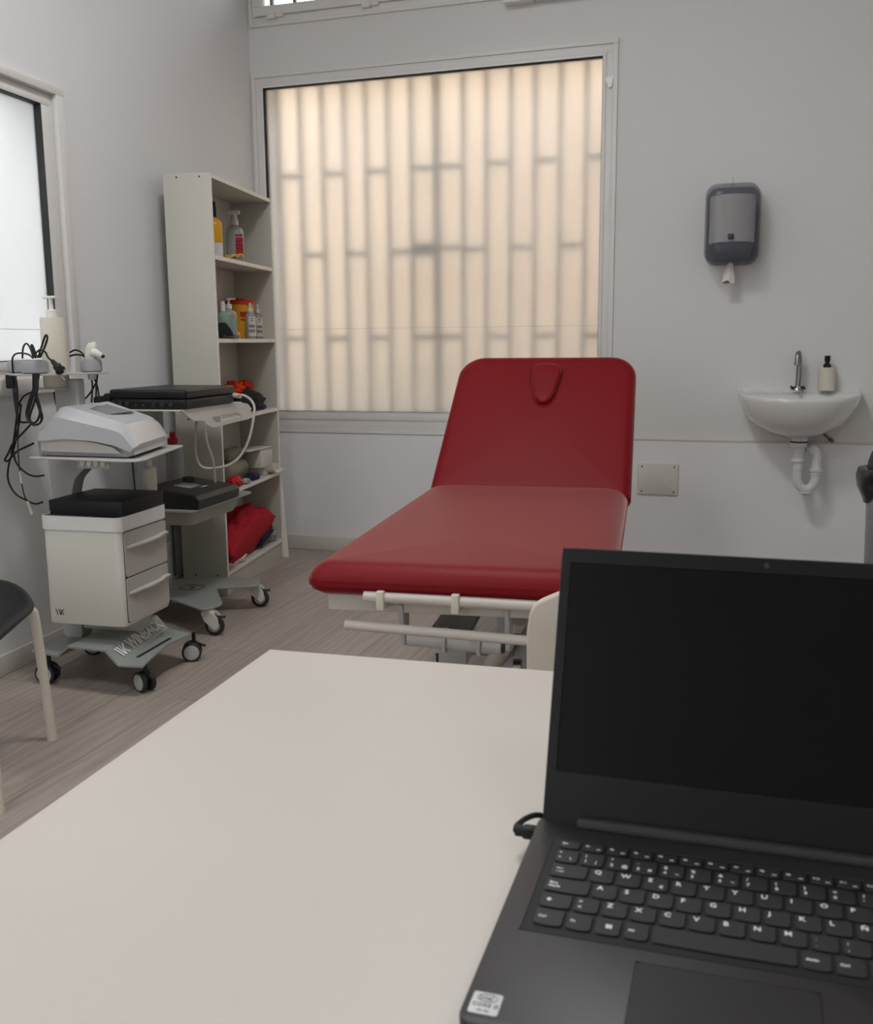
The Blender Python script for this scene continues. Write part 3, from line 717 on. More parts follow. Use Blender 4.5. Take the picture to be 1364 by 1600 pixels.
for (u, d, lab) in ((391, .06, 'white-capped clear bottle with white label standing nearer on the second shelf'), (403, .085, 'white-capped clear bottle at the right end of the second shelf group')):
    t = put(bottle('antiseptic_bottle', lab, CLEAR, 'spout', .17, .0255, WHITEP, lab=(-90, 30), lz=(.08, .62), neck=.28), spot(u, 500, d, ST[2])); t['group'] = 'white capped bottles on the second shelf'
    m = MB()
    for zz, ww in ((.095, .012), (.085, .010), (.062, .028), (.055, .024), (.040, .03), (.032, .026)): m.box(-ww/2, ww/2, -.0275, -.0262, zz, zz+.003)
    m.tr(RZ(35)).build('print', INK, t)
o = MB().loft([[(x*q, y*q2, z) for x, y in rrect(-.045, .045, -.04, .04, .018, 4)] for q, q2, z in ((1, 1, .012), (1.05, 1.05, .02), (.85, .9, .040), (.5, .8, .062), (.3, .6, .070))]).build('pouch', BLKCL)
t = thing('glasses_pouch', 'black pouch with shiny silver packet at left of the second shelf', 'pouch'); o.parent = t; o.name = 'body'
MB().blob((0.002, 0, 0), (.055, .046, .014), .3, 3, 4, 2).build('silver_packet', STEEL, t)
put(t, spot(348, 520, .05, ST[2]), 20)
# small carved elephant
t = MB().blob((0, 0, .010), (.020, .011, .014), .05, 2, 3, 1).blob((-.018, 0, .012), (.009, .009, .010), .05, 2, 3, 2)
for x in (-.011, .011):
    for y in (-.006, .006): t.cyl((x, y, 0), (x, y, .016), .0042)
t.tube([(-.025, 0, .018), (-.030, 0, .010), (-.030, 0, .003)], .0028, 8).prism([(-.016, 0), (-.006, .002), (-.008, .016), (-.016, .012)], .009, .011, mat=T(0, .0, .006) @ RX(90))
o = t.tr(RZ(100)).build('elephant_figurine', TAN); tag(o, 'tiny tan elephant figurine before the sharps container', 'figurine'); put(o, spot(372, 530, .03, ST[2]))
# third shelf
def crumple(name, label, cat, p, rad, mat, seed, amp=.35, sc=2.2, rz=0, parts=()):
    o = MB().blob((0, 0, 0), rad, amp, sc, 4, seed).build(name, mat, angle=70); tag(o, label, cat); put(o, p, rz); return o
bag = crumple('cloth_bag', 'black cloth bag slumped on the third shelf under the orange cloths', 'bag', spot(382, 620, .10, ST[3]), (.085, .15, .062), BLKCL, 5, .25, 1.8)
crumple('orange_cloth', 'orange cloth heaped behind the left of the black bag', 'cloth', spot(365, 620, .13, ST[3]+.078), (.05, .055, .040), ORANGE, 8)
crumple('orange_cloth', 'orange cloth poking up over the middle of the black bag', 'cloth', spot(383, 620, .14, ST[3]+.080), (.04, .042, .036), ORANGE, 11)
crumple('foil_wrapper', 'small teal shiny wrapper by the right of the black bag', 'wrapper', spot(405, 635, .05, ST[3]), (.03, .03, .018), TEAL, 12, .5, 3)
# fourth shelf
t = thing('cardboard_box', 'small white open-lidded box standing on a flatter white box', 'box')
MB().box(-.055, .055, -.065, .065, 0, .092, .001).build('body', CARDW, t)
MB().box(-.060, .060, -.185, .067, .092, .0945, .0006).build('lid_flap', CARDW, t)
put(t, spot(401, 720, .07, ST[4]+.0425), -8)
t = tag(MB().box(-.075, .075, -.085, .085, 0, .042, .001).build('flat_box', CARDW), 'flat white box beneath the small white box on the fourth shelf', 'box'); put(t, spot(404, 740, .09, ST[4]), -8)
o = MB()
for q, (zz, rr, ln) in enumerate(((.056, .052, .125), (.128, .032, .11))):
    o.loft([[(0+rr*rf*math.cos(a)*(1+.08*math.sin(3*a+i)), (i/8-.5)*2*ln, zz-.004+rr*rf*math.sin(a)*(1+.08*math.sin(2*a+2*i))) for a in [k*math.pi/10 for k in range(20)]] for i, rf in enumerate((.55, .9, 1, 1.02, .98, 1.0, 1.0, .9, .55))])
o = o.build('rolled_towel', OLIVE, angle=70); tag(o, 'olive green rolled towel at the left of the fourth shelf', 'towel'); put(o, spot(363, 720, .12, ST[4]))
t = crumple('ladybird_toy', 'red crumpled item with black spots at the front of the fourth shelf', 'toy', spot(367, 750, .035, ST[4]), (.032, .050, .028), REDP, 4, .25, 3)
m = MB(); m.blob((.026, -.012, .018), (.006, .010, .008), .1, 2, 2, 1).blob((.022, .022, .026), (.005, .008, .006), .1, 2, 2, 1); m.build('spot', INK, t)
crumple('dark_pouch', 'dark navy pouch below the flat white box', 'pouch', spot(395, 750, .03, ST[4]), (.030, .055, .020), NAVY, 9, .25, 2.5)
t = MB().loft([[(x, y, z+dz) for dz in (0,)for x, y in ((-.04, yy), (.045, yy), (.045, yy+.001), (-.04, yy+.001))] for yy, z in ((-.08, .018), (-.04, .006), (0, .002), (.05, .004), (.09, .012))])
t = MB()
ys = [-.09+.018*i for i in range(11)]
t.loft([[(-.04, y_, z_), (.04, y_, z_), (.04, y_, z_+.003), (-.04, y_, z_+.003)] for y_, z_ in zip(ys, [.030, .018, .008, .003, .001, .001, .002, .004, .006, .008, .010])])
o = t.build('leaflet', PAPER, angle=60); tag(o, 'curled white leaflet at the right end of the fourth shelf', 'paper'); put(o, spot(425, 745, .02, ST[4]))
crumple('plastic_packet', 'crumpled clear plastic packet at the front of the fourth shelf', 'packet', spot(383, 762, .02, ST[4]), (.022, .045, .014), CLEAR, 15, .4, 3)
# bottom shelf
def pillow(w_, d_, h_, n=22, wr=.05):
    from mathutils import noise
    t = bmesh.new(); g = [[[None]*2 for _ in range(n+1)] for _ in range(n+1)]
    for i in range(n+1):
        for j in range(n+1):
            u, v = i/n*2-1, j/n*2-1
            e = (1-u**4)*(1-v**4); th = h_/2*max(0, e)**.6
            pu, pv = u*(1-.10*(1-v*v)*0-.07*(1-abs(v))*abs(u)), v*(1-.07*(1-abs(u))*abs(v))
            for s_ in (0, 1):
                if s_ and (i in (0, n) or j in (0, n)): g[i][j][1] = g[i][j][0]; continue
                k = noise.noise(Vector((u*2.3, v*2.3, s_*5)))*wr*e + .35*wr*(.5-abs(noise.noise(Vector((u*3.5+v*2, v*4.5-u, 3+s_)))*2))*e**.5
                g[i][j][s_] = t.verts.new((pu*w_/2, pv*d_/2, (th+k*h_) if s_ == 0 else -(th+k*h_)))
    for i in range(n):
        for j in range(n):
            t.faces.new((g[i][j][0], g[i+1][j][0], g[i+1][j+1][0], g[i][j+1][0]))
            t.faces.new((g[i][j][1], g[i][j+1][1], g[i+1][j+1][1], g[i+1][j][1]))
    bmesh.ops.recalc_face_normals(t, faces=t.faces)
    m = MB(); m._add(t, Matrix()); return m
o = pillow(.20, .64, .185, 40, .20).tr(RX(7)).build('cushion', REDC, angle=80); tag(o, 'red fabric cushion stuffed into the bottom shelf', 'cushion'); o2 = put(o, sp(.385, .10, ST[5]+.094))
o = MB()
for k in range(3): o.box(-.075, .075, -.10, .10, .004+k*.018, .018+k*.018, .006, 2, mat=T(0, 0, 0) @ RZ(3*k) @ RX(2*k))
o = o.tr(RX(14)).build('folded_blanket', NAVY); tag(o, 'navy patterned cloth folded beneath the red cushion', 'cloth'); put(o, sp(.60, .085, ST[5]+.030))
m = MB()
for k in range(8): m.blob((-.07+.02*k*1.0, -.08+.022*k, .042+.004*k), (.009, .011, .004), .3, 3, 2, k)
m.tr(RX(14)).build('pattern', YEL, o)
o = crumple('pale_cloth', 'pale pink and white cloth at the front of the bottom shelf', 'cloth', sp(.20, .075, ST[5]), (.070, .17, .018), PINKW, 21, .3, 2.5)
o = crumple('plastic_bag', 'crumpled clear plastic bag at the right end of the bottom shelf', 'bag', sp(.715, .05, ST[5]), (.04, .05, .045), CLEAR, 25, .4, 2.5)
# pale plank leaning at the right end
p0 = SM @ Vector((-.01, SW+.004, 0))
o = MB().prism([(-.10, 0), (.028, 0), (.014, .22), (.004, .42), (-.10, .42)], 0, .012, .001, 1, mat=RX(90)).build('plank', MELAE)
tag(o, 'pale thin board standing against the right end of the shelving unit', 'board'); o.location = SM @ Vector((-.002, SW+.0135, 0)); o.rotation_euler = (0, 0, SA)

# ------------------------------------------------------------ grey cart with drawers (nearer)
CA = R(3.2)
C1 = Vector((-2.035, 2.755, 0)); c1i = (Matrix.Translation(C1) @ Matrix.Rotation(CA, 4, 'Z'))
ca = thing('equipment_cart', 'grey wheeled cart with two drawers and a lettered base plate', 'cart', C1, CA)
def loc1(p): return c1i.inverted() @ Vector(p)
def twin_caster(x, y, rz, parent, plate=.1, nm='castor'):
    q = T(x, y, 0) @ RZ(rz)
    k = MB().box(-.010, .016, -.011, .011, .050, .066, .003).cyl((0.004, 0, .06), (.004, 0, plate), .007).box(-.026, .014, -.0105, .0105, .028, .052, .004).tr(q).build(nm, BLK, parent)
    for s in (-1, 1):
        MB().lathe([(0, 0), (.0315, 0), (.034, .003), (.034, .012), (.030, .0145), (.029, .0135), (0, .0135)], 28, T(-.004, 0, .034) @ (RX(-90) if s > 0 else RX(90)) @ T(0, 0, .0095)).tr(q).build('wheel', RUB, k)
        MB().lathe([(0, .0138), (.0265, .0138), (.0265, .0145), (.022, .0152), (0, .0152)], 24, T(-.004, 0, .034) @ (RX(-90) if s > 0 else RX(90)) @ T(0, 0, .0095)).tr(q).build('wheel_cover', CARTG, k)
    MB().tube([(.020, 0, .060), (.034, 0, .054), (.044, 0, .050)], .0045, 8).box(-.012, .006, -.010, .010, .064, .069, .002).tr(q).build('brake', BLK if rz else STEEL, k)
    return k
# caster contacts
c = [atz(225, 1082, 0), atz(300, 1033, 0), atz(74, 1068, 0), atz(147, 1022, 0)]
for i, (p, rz) in enumerate(zip(c, (-27, 24, 4, 20))):
    q = loc1(p); q.y += .012; twin_caster(q.x-.0, q.y, rz, ca, .100 if i < 2 else .102)
# base plate (folded sheet)
fx = .215
bp_pts = lambda z: None
m = MB()
def sheet(m, quads, th=.006):
    for q in quads:
        a = [Vector(p) for p in q]; n_ = (a[1]-a[0]).cross(a[2]-a[0]).normalized()*th
        if n_.z > 0: n_ = -n_
        t = bmesh.new(); v0 = [t.verts.new(p) for p in a]; v1 = [t.verts.new(p+n_) for p in a]; k = len(a)
        t.faces.new(v0); t.faces.new(v1[::-1])
        for i in range(k): t.faces.new((v0[i], v0[(i+1) % k], v1[(i+1) % k], v1[i]))
        bmesh.ops.recalc_face_normals(t, faces=t.faces); m._add(t, Matrix())
ztop, zlo = .150, .106
qa, qb = loc1(atz(165, 1016, ztop)), loc1(atz(245, 961, ztop)); qc, qd = loc1(atz(273, 986, zlo)), loc1(atz(185, 1039, zlo))
qc = qb+(qd-qa)
qe, qf = loc1(atz(223, 1041, zlo)), loc1(atz(299, 990, zlo)); qg, qh = loc1(atz(238, 1026, zlo)), loc1(atz(262, 1006, zlo))
yA, yB = qa.y, qb.y
m = MB()
V3 = lambda q, z=None: (q.x, q.y, q.z if z is None else z)
sheet(m, [[V3(qa), V3(qb), V3(qc), V3(qd)],
          [V3(qd), V3(qe), V3(qg), V3(qh), V3(qf), V3(qc)],
          [V3(qa), V3(qb), (-.06, yB, ztop), (-.06, yA+.01, ztop)],
          [(-.06, yA+.01, ztop), (-.06, yB, ztop), (-.105, yB, .112), (-.105, yA+.02, .112)],
          [(-.105, yA+.02, .112), (-.105, yB, .112), (-.225, yB-.02, .112), (-.225, yA+.05, .112)]])
bpl = m.build('base_plate', CARTM, ca)
sl0, sl1 = loc1(atz(222, 1023, zlo)), loc1(atz(260, 1001, zlo))
MB().prism(rrect(-.006, .006, -.11, .11, .0055), zlo+.0002, zlo+.0012, mat=T((sl0.x+sl1.x)/2, (sl0.y+sl1.y)/2, 0) @ RZ(math.degrees(math.atan2(sl1.y-sl0.y, sl1.x-sl0.x))-90)).build('slot', INK, bpl)
# lettering on the sloped face
ex_ = ((qb-qa)+(qc-qd)).normalized(); ey_ = ((qa+qb)/2-(qc+qd)/2); ey_ = (ey_-ex_*ey_.dot(ex_)).normalized(); ez_ = ex_.cross(ey_)
if ez_.z < 0: ez_ = -ez_
oc_ = (qa+qb+qc+qd)/4+ez_*.0022
LM = Matrix(((ex_.x, ey_.x, ez_.x, oc_.x), (ex_.y, ey_.y, ez_.y, oc_.y), (ex_.z, ey_.z, ez_.z, oc_.z), (0, 0, 0, 1)))
LS = Matrix.Diagonal((1.0, 1.0, 1, 1))
m = MB().text('WINBACK', .056, T(-.085, 0, .0003) @ Matrix.Diagonal((1.02, 1, 1, 1)), .0006, .0010)
m.text('WINBACK', .056, T(-.0838, .0006, .0003) @ Matrix.Diagonal((1.02, 1, 1, 1)), .0006, .0010)
for k in range(2): m.prism([(-.168+.016*k, .019), (-.160+.016*k, .019), (-.142+.016*k, -.019), (-.150+.016*k, -.019)], 0, .0008)
m.prism([(-.130, -.019), (-.124, -.019), (-.124, .019), (-.130, .019)], 0, .0008).prism([(-.124, 0), (-.108, .019), (-.099, .019), (-.116, 0), (-.099, -.019), (-.108, -.019)], 0, .0008)
m.tr(LM).build('lettering', M('white_print', (255, 255, 255), .6), bpl)
# cabinet
cx0, cx1, cy0, cy1 = -.145, .146, -.150, .135
cx0 -= .006; cx1 -= .016
cab = MB().prism(rrect(cx0, cx1, cy0, cy1, .022), .212, .525, .003, 2).build('cabinet', CARTW, ca)
m = MB()
oo, ii = rrect(cx0-.005, cx1+.005, cy0-.005, cy1+.005, .026), rrect(cx0+.004, cx1-.004, cy0+.004, cy1-.004, .018)
m.loft([[(x, y, z) for x, y in o_] for o_, z in ((oo, .522), (oo, .566), (ii, .566), (ii, .538))]); m.build('tray_rim', M('tray_white', (226, 225, 222), .4), ca)
m = MB()
for k in range(2): m.prism([(-.010+.010*k, .010), (-.007+.010*k, .010), (.000+.010*k, -.010), (-.003+.010*k, -.010)], 0, .0006)
m.prism([(.009, -.010), (.012, -.010), (.012, .010), (.009, .010)], 0, .0006).prism([(.012, 0), (.018, .010), (.0215, .010), (.0145, 0), (.0215, -.010), (.018, -.010)], 0, .0006)
m.tr(T(cx0+.040, cy0-.0002, .250) @ RX(90)).build('emblem', INK, cab)
MB().box(cx1-.01, cx1+.0012, cy0+.0185, cy1-.0105, .2205, .5175, .008, 2, edges='x').build('gap_shade_panel', GASK, ca)  # dark sheet that paints the shadow gaps around the drawers
for z0, z1 in ((.2225, .3675), (.3715, .5155)):
    d = MB().box(cx1-.01, cx1+.004, cy0+.020, cy1-.012, z0, z1, .010, 3, edges='x').build('drawer', DRAWG, ca)
    zc = z0+.095
    m = MB().loft([[(cx1+.003, y, zc+dz-.0045), (cx1+.003+w2_, y, zc+dz-.0035), (cx1+.003+w2_, y, zc+dz+.002), (cx1+.003, y, zc+dz+.0045)] for y, w2_, dz in ((cy0+.030, .004, 0), (cy0+.045, .010, 0), (cy0+.095, .013, .001), (cy0+.115, .018, .001), (cy1-.085, .018, .002), (cy1-.062, .016, .004), (cy1-.055, .016, .007), (cy1-.020, .015, .008), (cy1-.016, .005, .008))])
    m.build('handle', DRAWG, d)
# column and shelf
colx, coly = -.168, .045
m = MB()
m.prism(rpoly([(-.04, .11), (.035, .11), (.028, .60), (.045, .66), (.09, .70), (.15, .728), (.15, .745), (-.055, .745), (-.045, .60)], .02, 5), -.03, .03, .004, 2, mat=T(colx-.01, coly, 0) @ RX(90)).build('column', CARTG, ca)
m = MB().prism(rrect(-.045, .045, -.022, .022, .008), .74, .99, .002, 1, mat=T(colx+.02, coly, 0)); m.build('upper_column', CARTG, ca)
MB().box(-.09, -.045, coly-.03, coly+.03, .150, .22, .004).box(cx0+.02, cx1-.05, coly-.04, coly+.04, .150, .214, .004).build('cabinet_bracket', CARTG, ca)
shp = [at(42, 713, 2.57), at(216, 722, 2.56), at(287, 690, 3.02)]
shp = [loc1(p) for p in shp]
ZS = .755
poly = [(shp[0].x, shp[0].y), (shp[1].x+.005, shp[1].y), (shp[2].x, shp[2].y), (shp[2].x-.36, shp[2].y-.04)]
MB().prism(rpoly(poly, [.02, .07, .012, .04], 7), ZS-.006, ZS, .0015, 1).build('device_shelf', CARTG, ca)
q = loc1(at(146, 735, 2.62))
hk = MB().box(q.x-.055, q.x+.06, q.y-.004, q.y+.004, ZS-.036, ZS-.006, .001).build('hook_strip', DRAWG, ca)
for k in range(4): MB().prism(rpoly([(-.008, .012), (.008, .012), (.008, -.004), (0, -.014), (-.008, -.004)], .004, 3), 0, .007, .001, 1, mat=T(q.x-.032+.024*k, q.y-.004, ZS-.018) @ RX(90)).build('hook', PVC, hk)
# arms and cups
ar = [loc1(p) for p in (at(55, 582, 2.65), at(143, 577, 2.84), at(31, 580, 2.73))]
ZA = 1.012; CUPM = M('cup_grey', (150, 150, 152), .45)
MB().prism(rpoly([(ar[2].x-.045, ar[2].y-.02), (ar[0].x-.03, ar[0].y-.05), (ar[0].x+.055, ar[0].y-.035), (ar[1].x+.05, ar[1].y-.03), (ar[1].x+.05, ar[1].y+.035), (ar[2].x-.03, ar[2].y+.06)], .02, 4), ZA-.006, ZA, .001, 1).build('cup_plate', CARTG, ca)
for k, (p, r_) in enumerate(zip(ar, (.042, .035, .038))):
    r2 = r_
    MB().lathe([(r2*.8, ZA), (r2*1.0, ZA+.004), (r2, ZA+.030), (r2*.86, ZA+.042), (r2*.78, ZA+.042), (r2*.86, ZA+.028), (r2*.86, ZA+.006), (r2*.8, ZA)], 28, T(p.x, p.y, 0)).build('cup_holder', CUPM, ca)
gp = loc1(at(89, 606, 2.77))
MB().prism(rrect(gp.x-.052, gp.x+.05, gp.y-.05, gp.y+.05, .02), .958, .9635, .001, 1).build('bottle_plate', CARTG, ca)
MB().box(colx+.0, gp.x, coly-.02, gp.y+.02, .945, .9585, .002).build('plate_bracket', CARTG, ca)

# gel bottle
t = thing('gel_bottle', 'tall white pump bottle on the cart beside the side window', 'bottle', c1i @ Vector((gp.x, gp.y, .964)), 0)
MB().lathe([(0, 0), (.038, 0), (.0415, .006), (.040, .11), (.0385, .218), (.0365, .226), (.0, .226)], 32).build('body', CREAM, t)
MB().lathe([(0, .225), (.0175, .225), (.0175, .248), (.015, .251), (.0075, .252), (.0065, .290), (0, .290)], 20).box(-.016, .020, -.010, .010, .286, .295, .003).box(-.030, -.01, -.006, .006, .287, .294, .002).build('pump', WHITEP, t)
# silver device
dq = [loc1(at(*p)) for p in ((57, 703, 2.60), (187, 712, 2.56), (252, 690, 2.98))]
D0 = Vector((dq[0].x, dq[0].y, ZS)); ux = Vector((dq[1].x-dq[0].x, dq[1].y-dq[0].y, 0)); DL = ux.length
dev_rz = R(0)
t = thing('therapy_device', 'silver wedge-shaped therapy console with small screen on the cart shelf', 'medical device', c1i @ (D0+Vector((0.004, .0, .0))), dev_rz+R(2))
DLn, DW = DL+.005, .33
def sect(ys, pts): return [[(x, y, z) for x, z in pts(y)] for y in ys]
# lower body: side profile in xz swept across y with inset sides
def sweep(prof, ys_ins): return [[(cx_+(x-cx_)*q, y, z0_+(z-z0_)*qz) for x, z in prof for cx_, z0_ in ((DLn*.5, 0),)] for y, q, qz in ys_ins]
low = [(0.0, .012), (.004, .006), (.05, .004), (DLn*.95, .004), (DLn*1.02, .012), (DLn*1.0, .030), (DLn*.86, .058), (DLn*.6, .072), (DLn*.3, .078), (.02, .074), (0, .05)]
MB().loft(sweep(low, ((.012, .93, .85), (.0, .985, .95), (.004, 1, 1), (DW-.004, 1, 1), (DW, .985, .95)))).build('lower_shell', SILV2, t, angle=25)
top = [(.010, .060), (.014, .098), (.034, .110), (DLn*.20, .152), (DLn*.26, .156), (DLn*.82, .110), (DLn*.89, .102), (DLn*.93, .090), (DLn*1.03, .042), (DLn*1.0, .026), (DLn*.84, .050), (DLn*.6, .066), (DLn*.3, .072)]
MB().loft(sweep(top, ((-.010, .985, .80), (.002, 1.0, .86), (.024, 1, .93), (.040, 1, 1), (DW-.040, 1, 1), (DW-.024, 1, .93), (DW-.002, 1, .86), (DW+.006, .985, .80)))).build('upper_shell', SILV, t, angle=22)
for o_ in [x for x in bpy.data.objects if x.parent == t]:
    for v in o_.data.vertices: v.co.x *= 1-.24*max(0, v.co.y)/DW
# white inset side panel
MB().prism(rpoly([(.014, .012), (DLn*.88, .010), (DLn*.80, .030), (DLn*.55, .048), (DLn*.25, .054), (.014, .050)], .006, 3), 0, .003, .001, 1, mat=T(0, .0008, .004) @ RX(90)).build('side_inset', DRAWG, t)
sa = math.degrees(math.atan2(.150-.124, DLn*.62-.10))
sa = math.degrees(math.atan2(.046, DLn*.56)); SCM = T(.150, DW*.5-.005, .1345) @ RY(sa)
m = MB().box(-.058, .050, -.092, .085, .0005, .0018, .0004); scr = m.tr(SCM).build('screen_frame', GASK, t)
MB().box(-.050, .044, -.085, .078, .0019, .0026).tr(SCM).build('screen', LCDG, t)
MB().box(.015, .06, .02, .10, 0, .004, .001).box(.2, .23, .02, .10, 0, .004).tr(T(0, 0, 0)).build('foot', GASK, t)
# black box on the cabinet
q0, q1, q2, q3 = [loc1(atz(*p, .585)) for p in ((76, 782, ), (163, 792), (252, 766), (160, 761))]
bb = thing('gift_box', 'flat matte black box with faint lettering on the drawer cart', 'box', c1i @ Vector((0.004, -.002, .5665)), CA+R(1))
MB().box(-.132, .125, -.130, .128, 0, .046, .0015).build('base', BLKCARD, bb)
MB().box(-.1335, .1265, -.1315, .1295, .012, .0475, .0015).build('lid', BLKCARD, bb)
MB().text('WINBACK', .014, T(.0, -.03, .0477) @ RZ(90), .0002).build('lettering', SMOKED, bb)
# bottles behind the shelf
t = put(bottle('small_bottle', 'small white square bottle hanging under the device shelf', CREAM, 'cap', .110, .0235, WHITEP, neck=.22), Vector((0, 0, 0)))
pb = at(235, 762, 2.98); t.location = (pb.x, pb.y, pb.z-.012)
MB().box(pb.x-.028, pb.x+.028, 2.885, pb.y+.028, pb.z-.020, pb.z-.0125, .002).tr(c1i.inverted()).build('bottle_holder', CARTG, ca)
t = put(bottle('large_bottle', 'large clear bottle with red spout cap behind the cart', CLEAR, 'spout', .235, .039, REDP, neck=.24), Vector((0, 0, 0)))
pb = at(274, 765, 3.63); t.location = (pb.x, pb.y, .4885); t.scale = (1.1, 1.1, 1.07)

# ------------------------------------------------------------ white cart (farther)
C2 = Vector((-2.20, 3.47, 0)); c2m = Matrix.Translation(C2) @ Matrix.Rotation(CA, 4, 'Z')
def loc2(p): return c2m.inverted() @ Vector(p)
cb = thing('equipment_cart', 'pale metal cart with star-shaped base standing nearer the shelving unit', 'cart', C2, CA)
pts = [atz(*p, .112) for p in ((268, 935), (318, 953), (348, 944), (338, 918), (404, 915), (408, 905), (380, 901), (290, 903))]
pl2 = [loc2(p) for p in pts]; pl2 = [(p.x, p.y) for p in pl2]
pl2 += [(-.20, .10), (-.20, -.14)]
bp2 = MB().prism(rpoly(pl2, [.02, .03, .035, .012, .03, .03, .05, .04, .04, .04], 5), .104, .112, .0015, 1).build('base_plate', CARTM, cb)
qq = loc2(atz(300, 918, .112))
m = MB(); e = rrect(-.045, .045, -.04, .04, .012, 3)
m.tube([(qq.x+x, qq.y+y, .1125) for x, y in e+e[:1]], .0016, 6, 0).tube([(qq.x+.005, qq.y-.02, .1125), (qq.x+.015, qq.y+.0, .1125), (qq.x-.012, qq.y+.003, .1125), (qq.x-.005, qq.y+.025, .1125)], .0016, 6, 0); m.build('emblem', INK, bp2)
def fork_caster(x, y, rz, parent):
    q = T(x, y, 0) @ RZ(rz)
    k = MB().cyl((0, 0, .088), (0, 0, .104), .024).prism(rpoly([(-.024, .096), (.024, .096), (.046, .070), (.048, .034), (.030, .022), (.018, .034), (-.010, .06)], .010, 4), -.022, -.014, .002, 1, mat=RX(90)).prism(rpoly([(-.024, .096), (.024, .096), (.046, .070), (.048, .034), (.030, .022), (.018, .034), (-.010, .06)], .010, 4), .014, .022, .002, 1, mat=RX(90)).box(-.02, .030, -.018, .018, .080, .096, .004).tr(q).build('castor', CARTW, parent)
    MB().lathe([(0, -.011), (.030, -.011), (.036, -.009), (.038, -.005), (.038, .005), (.036, .009), (.030, .011), (0, .011)], 30, T(.026, 0, .038) @ RX(90)).tr(q).build('wheel', RUB, k)
    MB().lathe([(0, -.0135), (.022, -.0135), (.024, -.011), (.024, .011), (.022, .0135), (0, .0135)], 24, T(.026, 0, .038) @ RX(90)).tr(q).build('wheel_hub', CARTG, k)
    MB().tube([(.040, 0, .074), (.058, 0, .072), (.070, 0, .074)], .0055, 8, flat=.6).tr(q).build('brake', GASK, k)
for (u, v, rz) in ((331, 992, 5), (402, 948, 8)):
    p = loc2(atz(u, v, 0)); fork_caster(p.x-.012, p.y, rz, cb)
fork_caster(-.18, -.10, 100, cb); fork_caster(-.18, .08, 80, cb)
q = loc2(at(241, 700, 3.45))
MB().prism(rrect(q.x-.075, q.x+.035, q.y-.03, q.y+.03, .01), .11, .86, .002, 1).build('column', CARTM, cb)
q = loc2(at(272, 860, 3.33)); 
MB().box(q.x-.004, q.x+.004, q.y-.004, q.y+.004, .20, .44, .001).build('cable_duct', GASK, cb)
# tray
zt = .487
tp = [loc2(at(*p)) for p in ((240, 797, 3.19), (306, 800, 3.2), (388, 765, 3.72))]
tx1 = (tp[1].x+tp[2].x)/2+.008; tyA, tyB = tp[1].y, tp[2].y
oo = rpoly([(tx1, tyA), (tx1, tyB), (tx1-.37, tyB), (tx1-.37, tyA)], .04, 5)
i1 = rpoly([(tx1-.02, tyA+.02), (tx1-.02, tyB-.07), (tx1-.36, tyB-.06), (tx1-.36, tyA+.02)], .04, 5)
i2 = rpoly([(tx1-.035, tyA+.035), (tx1-.035, tyB-.10), (tx1-.35, tyB-.09), (tx1-.35, tyA+.035)], .04, 5)
MB().loft([[(x, y, zt) for x, y in oo], [(x, y, zt-.006) for x, y in oo], [(x, y, zt-.010) for x, y in i1], [(x, y, zt-.062) for x, y in i2]]).build('tray', TRANSL, cb)
MB().box(tx1-.30, tx1-.26, -.05, .05, zt-.055, zt-.006, .003).build('tray_bracket', CARTM, cb)
# top shelf with handle lip
zs = .862
up = [loc2(at(*p)) for p in ((288, 643, 3.2), (372, 627, 3.72))]
ux1 = (up[0].x+up[1].x)/2; uyA, uyB = up[0].y, up[1].y
MB().prism(rpoly([(ux1, uyA), (ux1, uyB), (ux1-.33, uyB), (ux1-.33, uyA)], .01, 3), zs-.005, zs, .001, 1).build('top_shelf', CARTW, cb)
L_ = uyB-uyA
def on_lip(u, v):
    o = c2m.inverted() @ Vector((0, 0, H)); d = c2m.inverted().to_3x3() @ ray(u, v); q = o+d*((ux1-o.x)/d.x); return (q.y-uyA, min(0, q.z-zs))
outer = [on_lip(*p) for p in ((289, 646), (301, 658), (312, 657), (322, 664), (332, 668), (386, 655), (397, 650), (398, 645), (389, 643), (392, 639), (386, 631), (373, 628))]
outer[0] = (0, 0)
outer = rpoly(outer, .010, 4)
t_ = bmesh.new(); vo = [t_.verts.new((x, z, 0)) for x, z in outer]
inner = rpoly([on_lip(*p) for p in ((329, 652), (345, 649), (370, 645), (377, 651), (345, 659), (336, 660))], .008, 4)
vi = [t_.verts.new((x, z, 0)) for x, z in inner]
eo = [t_.edges.new((vo[i], vo[(i+1) % len(vo)])) for i in range(len(vo))]; ei = [t_.edges.new((vi[i], vi[(i+1) % len(vi)])) for i in range(len(vi))]
bmesh.ops.triangle_fill(t_, use_beauty=True, use_dissolve=False, edges=eo+ei)
ex = bmesh.ops.extrude_face_region(t_, geom=list(t_.faces))
for v in ex['geom']:
    if isinstance(v, bmesh.types.BMVert): v.co.z = .005
bmesh.ops.recalc_face_normals(t_, faces=t_.faces)
m = MB(); m._add(t_, Matrix(((0, 0, 1, ux1), (1, 0, 0, uyA), (0, 1, 0, zs), (0, 0, 0, 1)))); m.build('handle_lip', CARTW, cb)
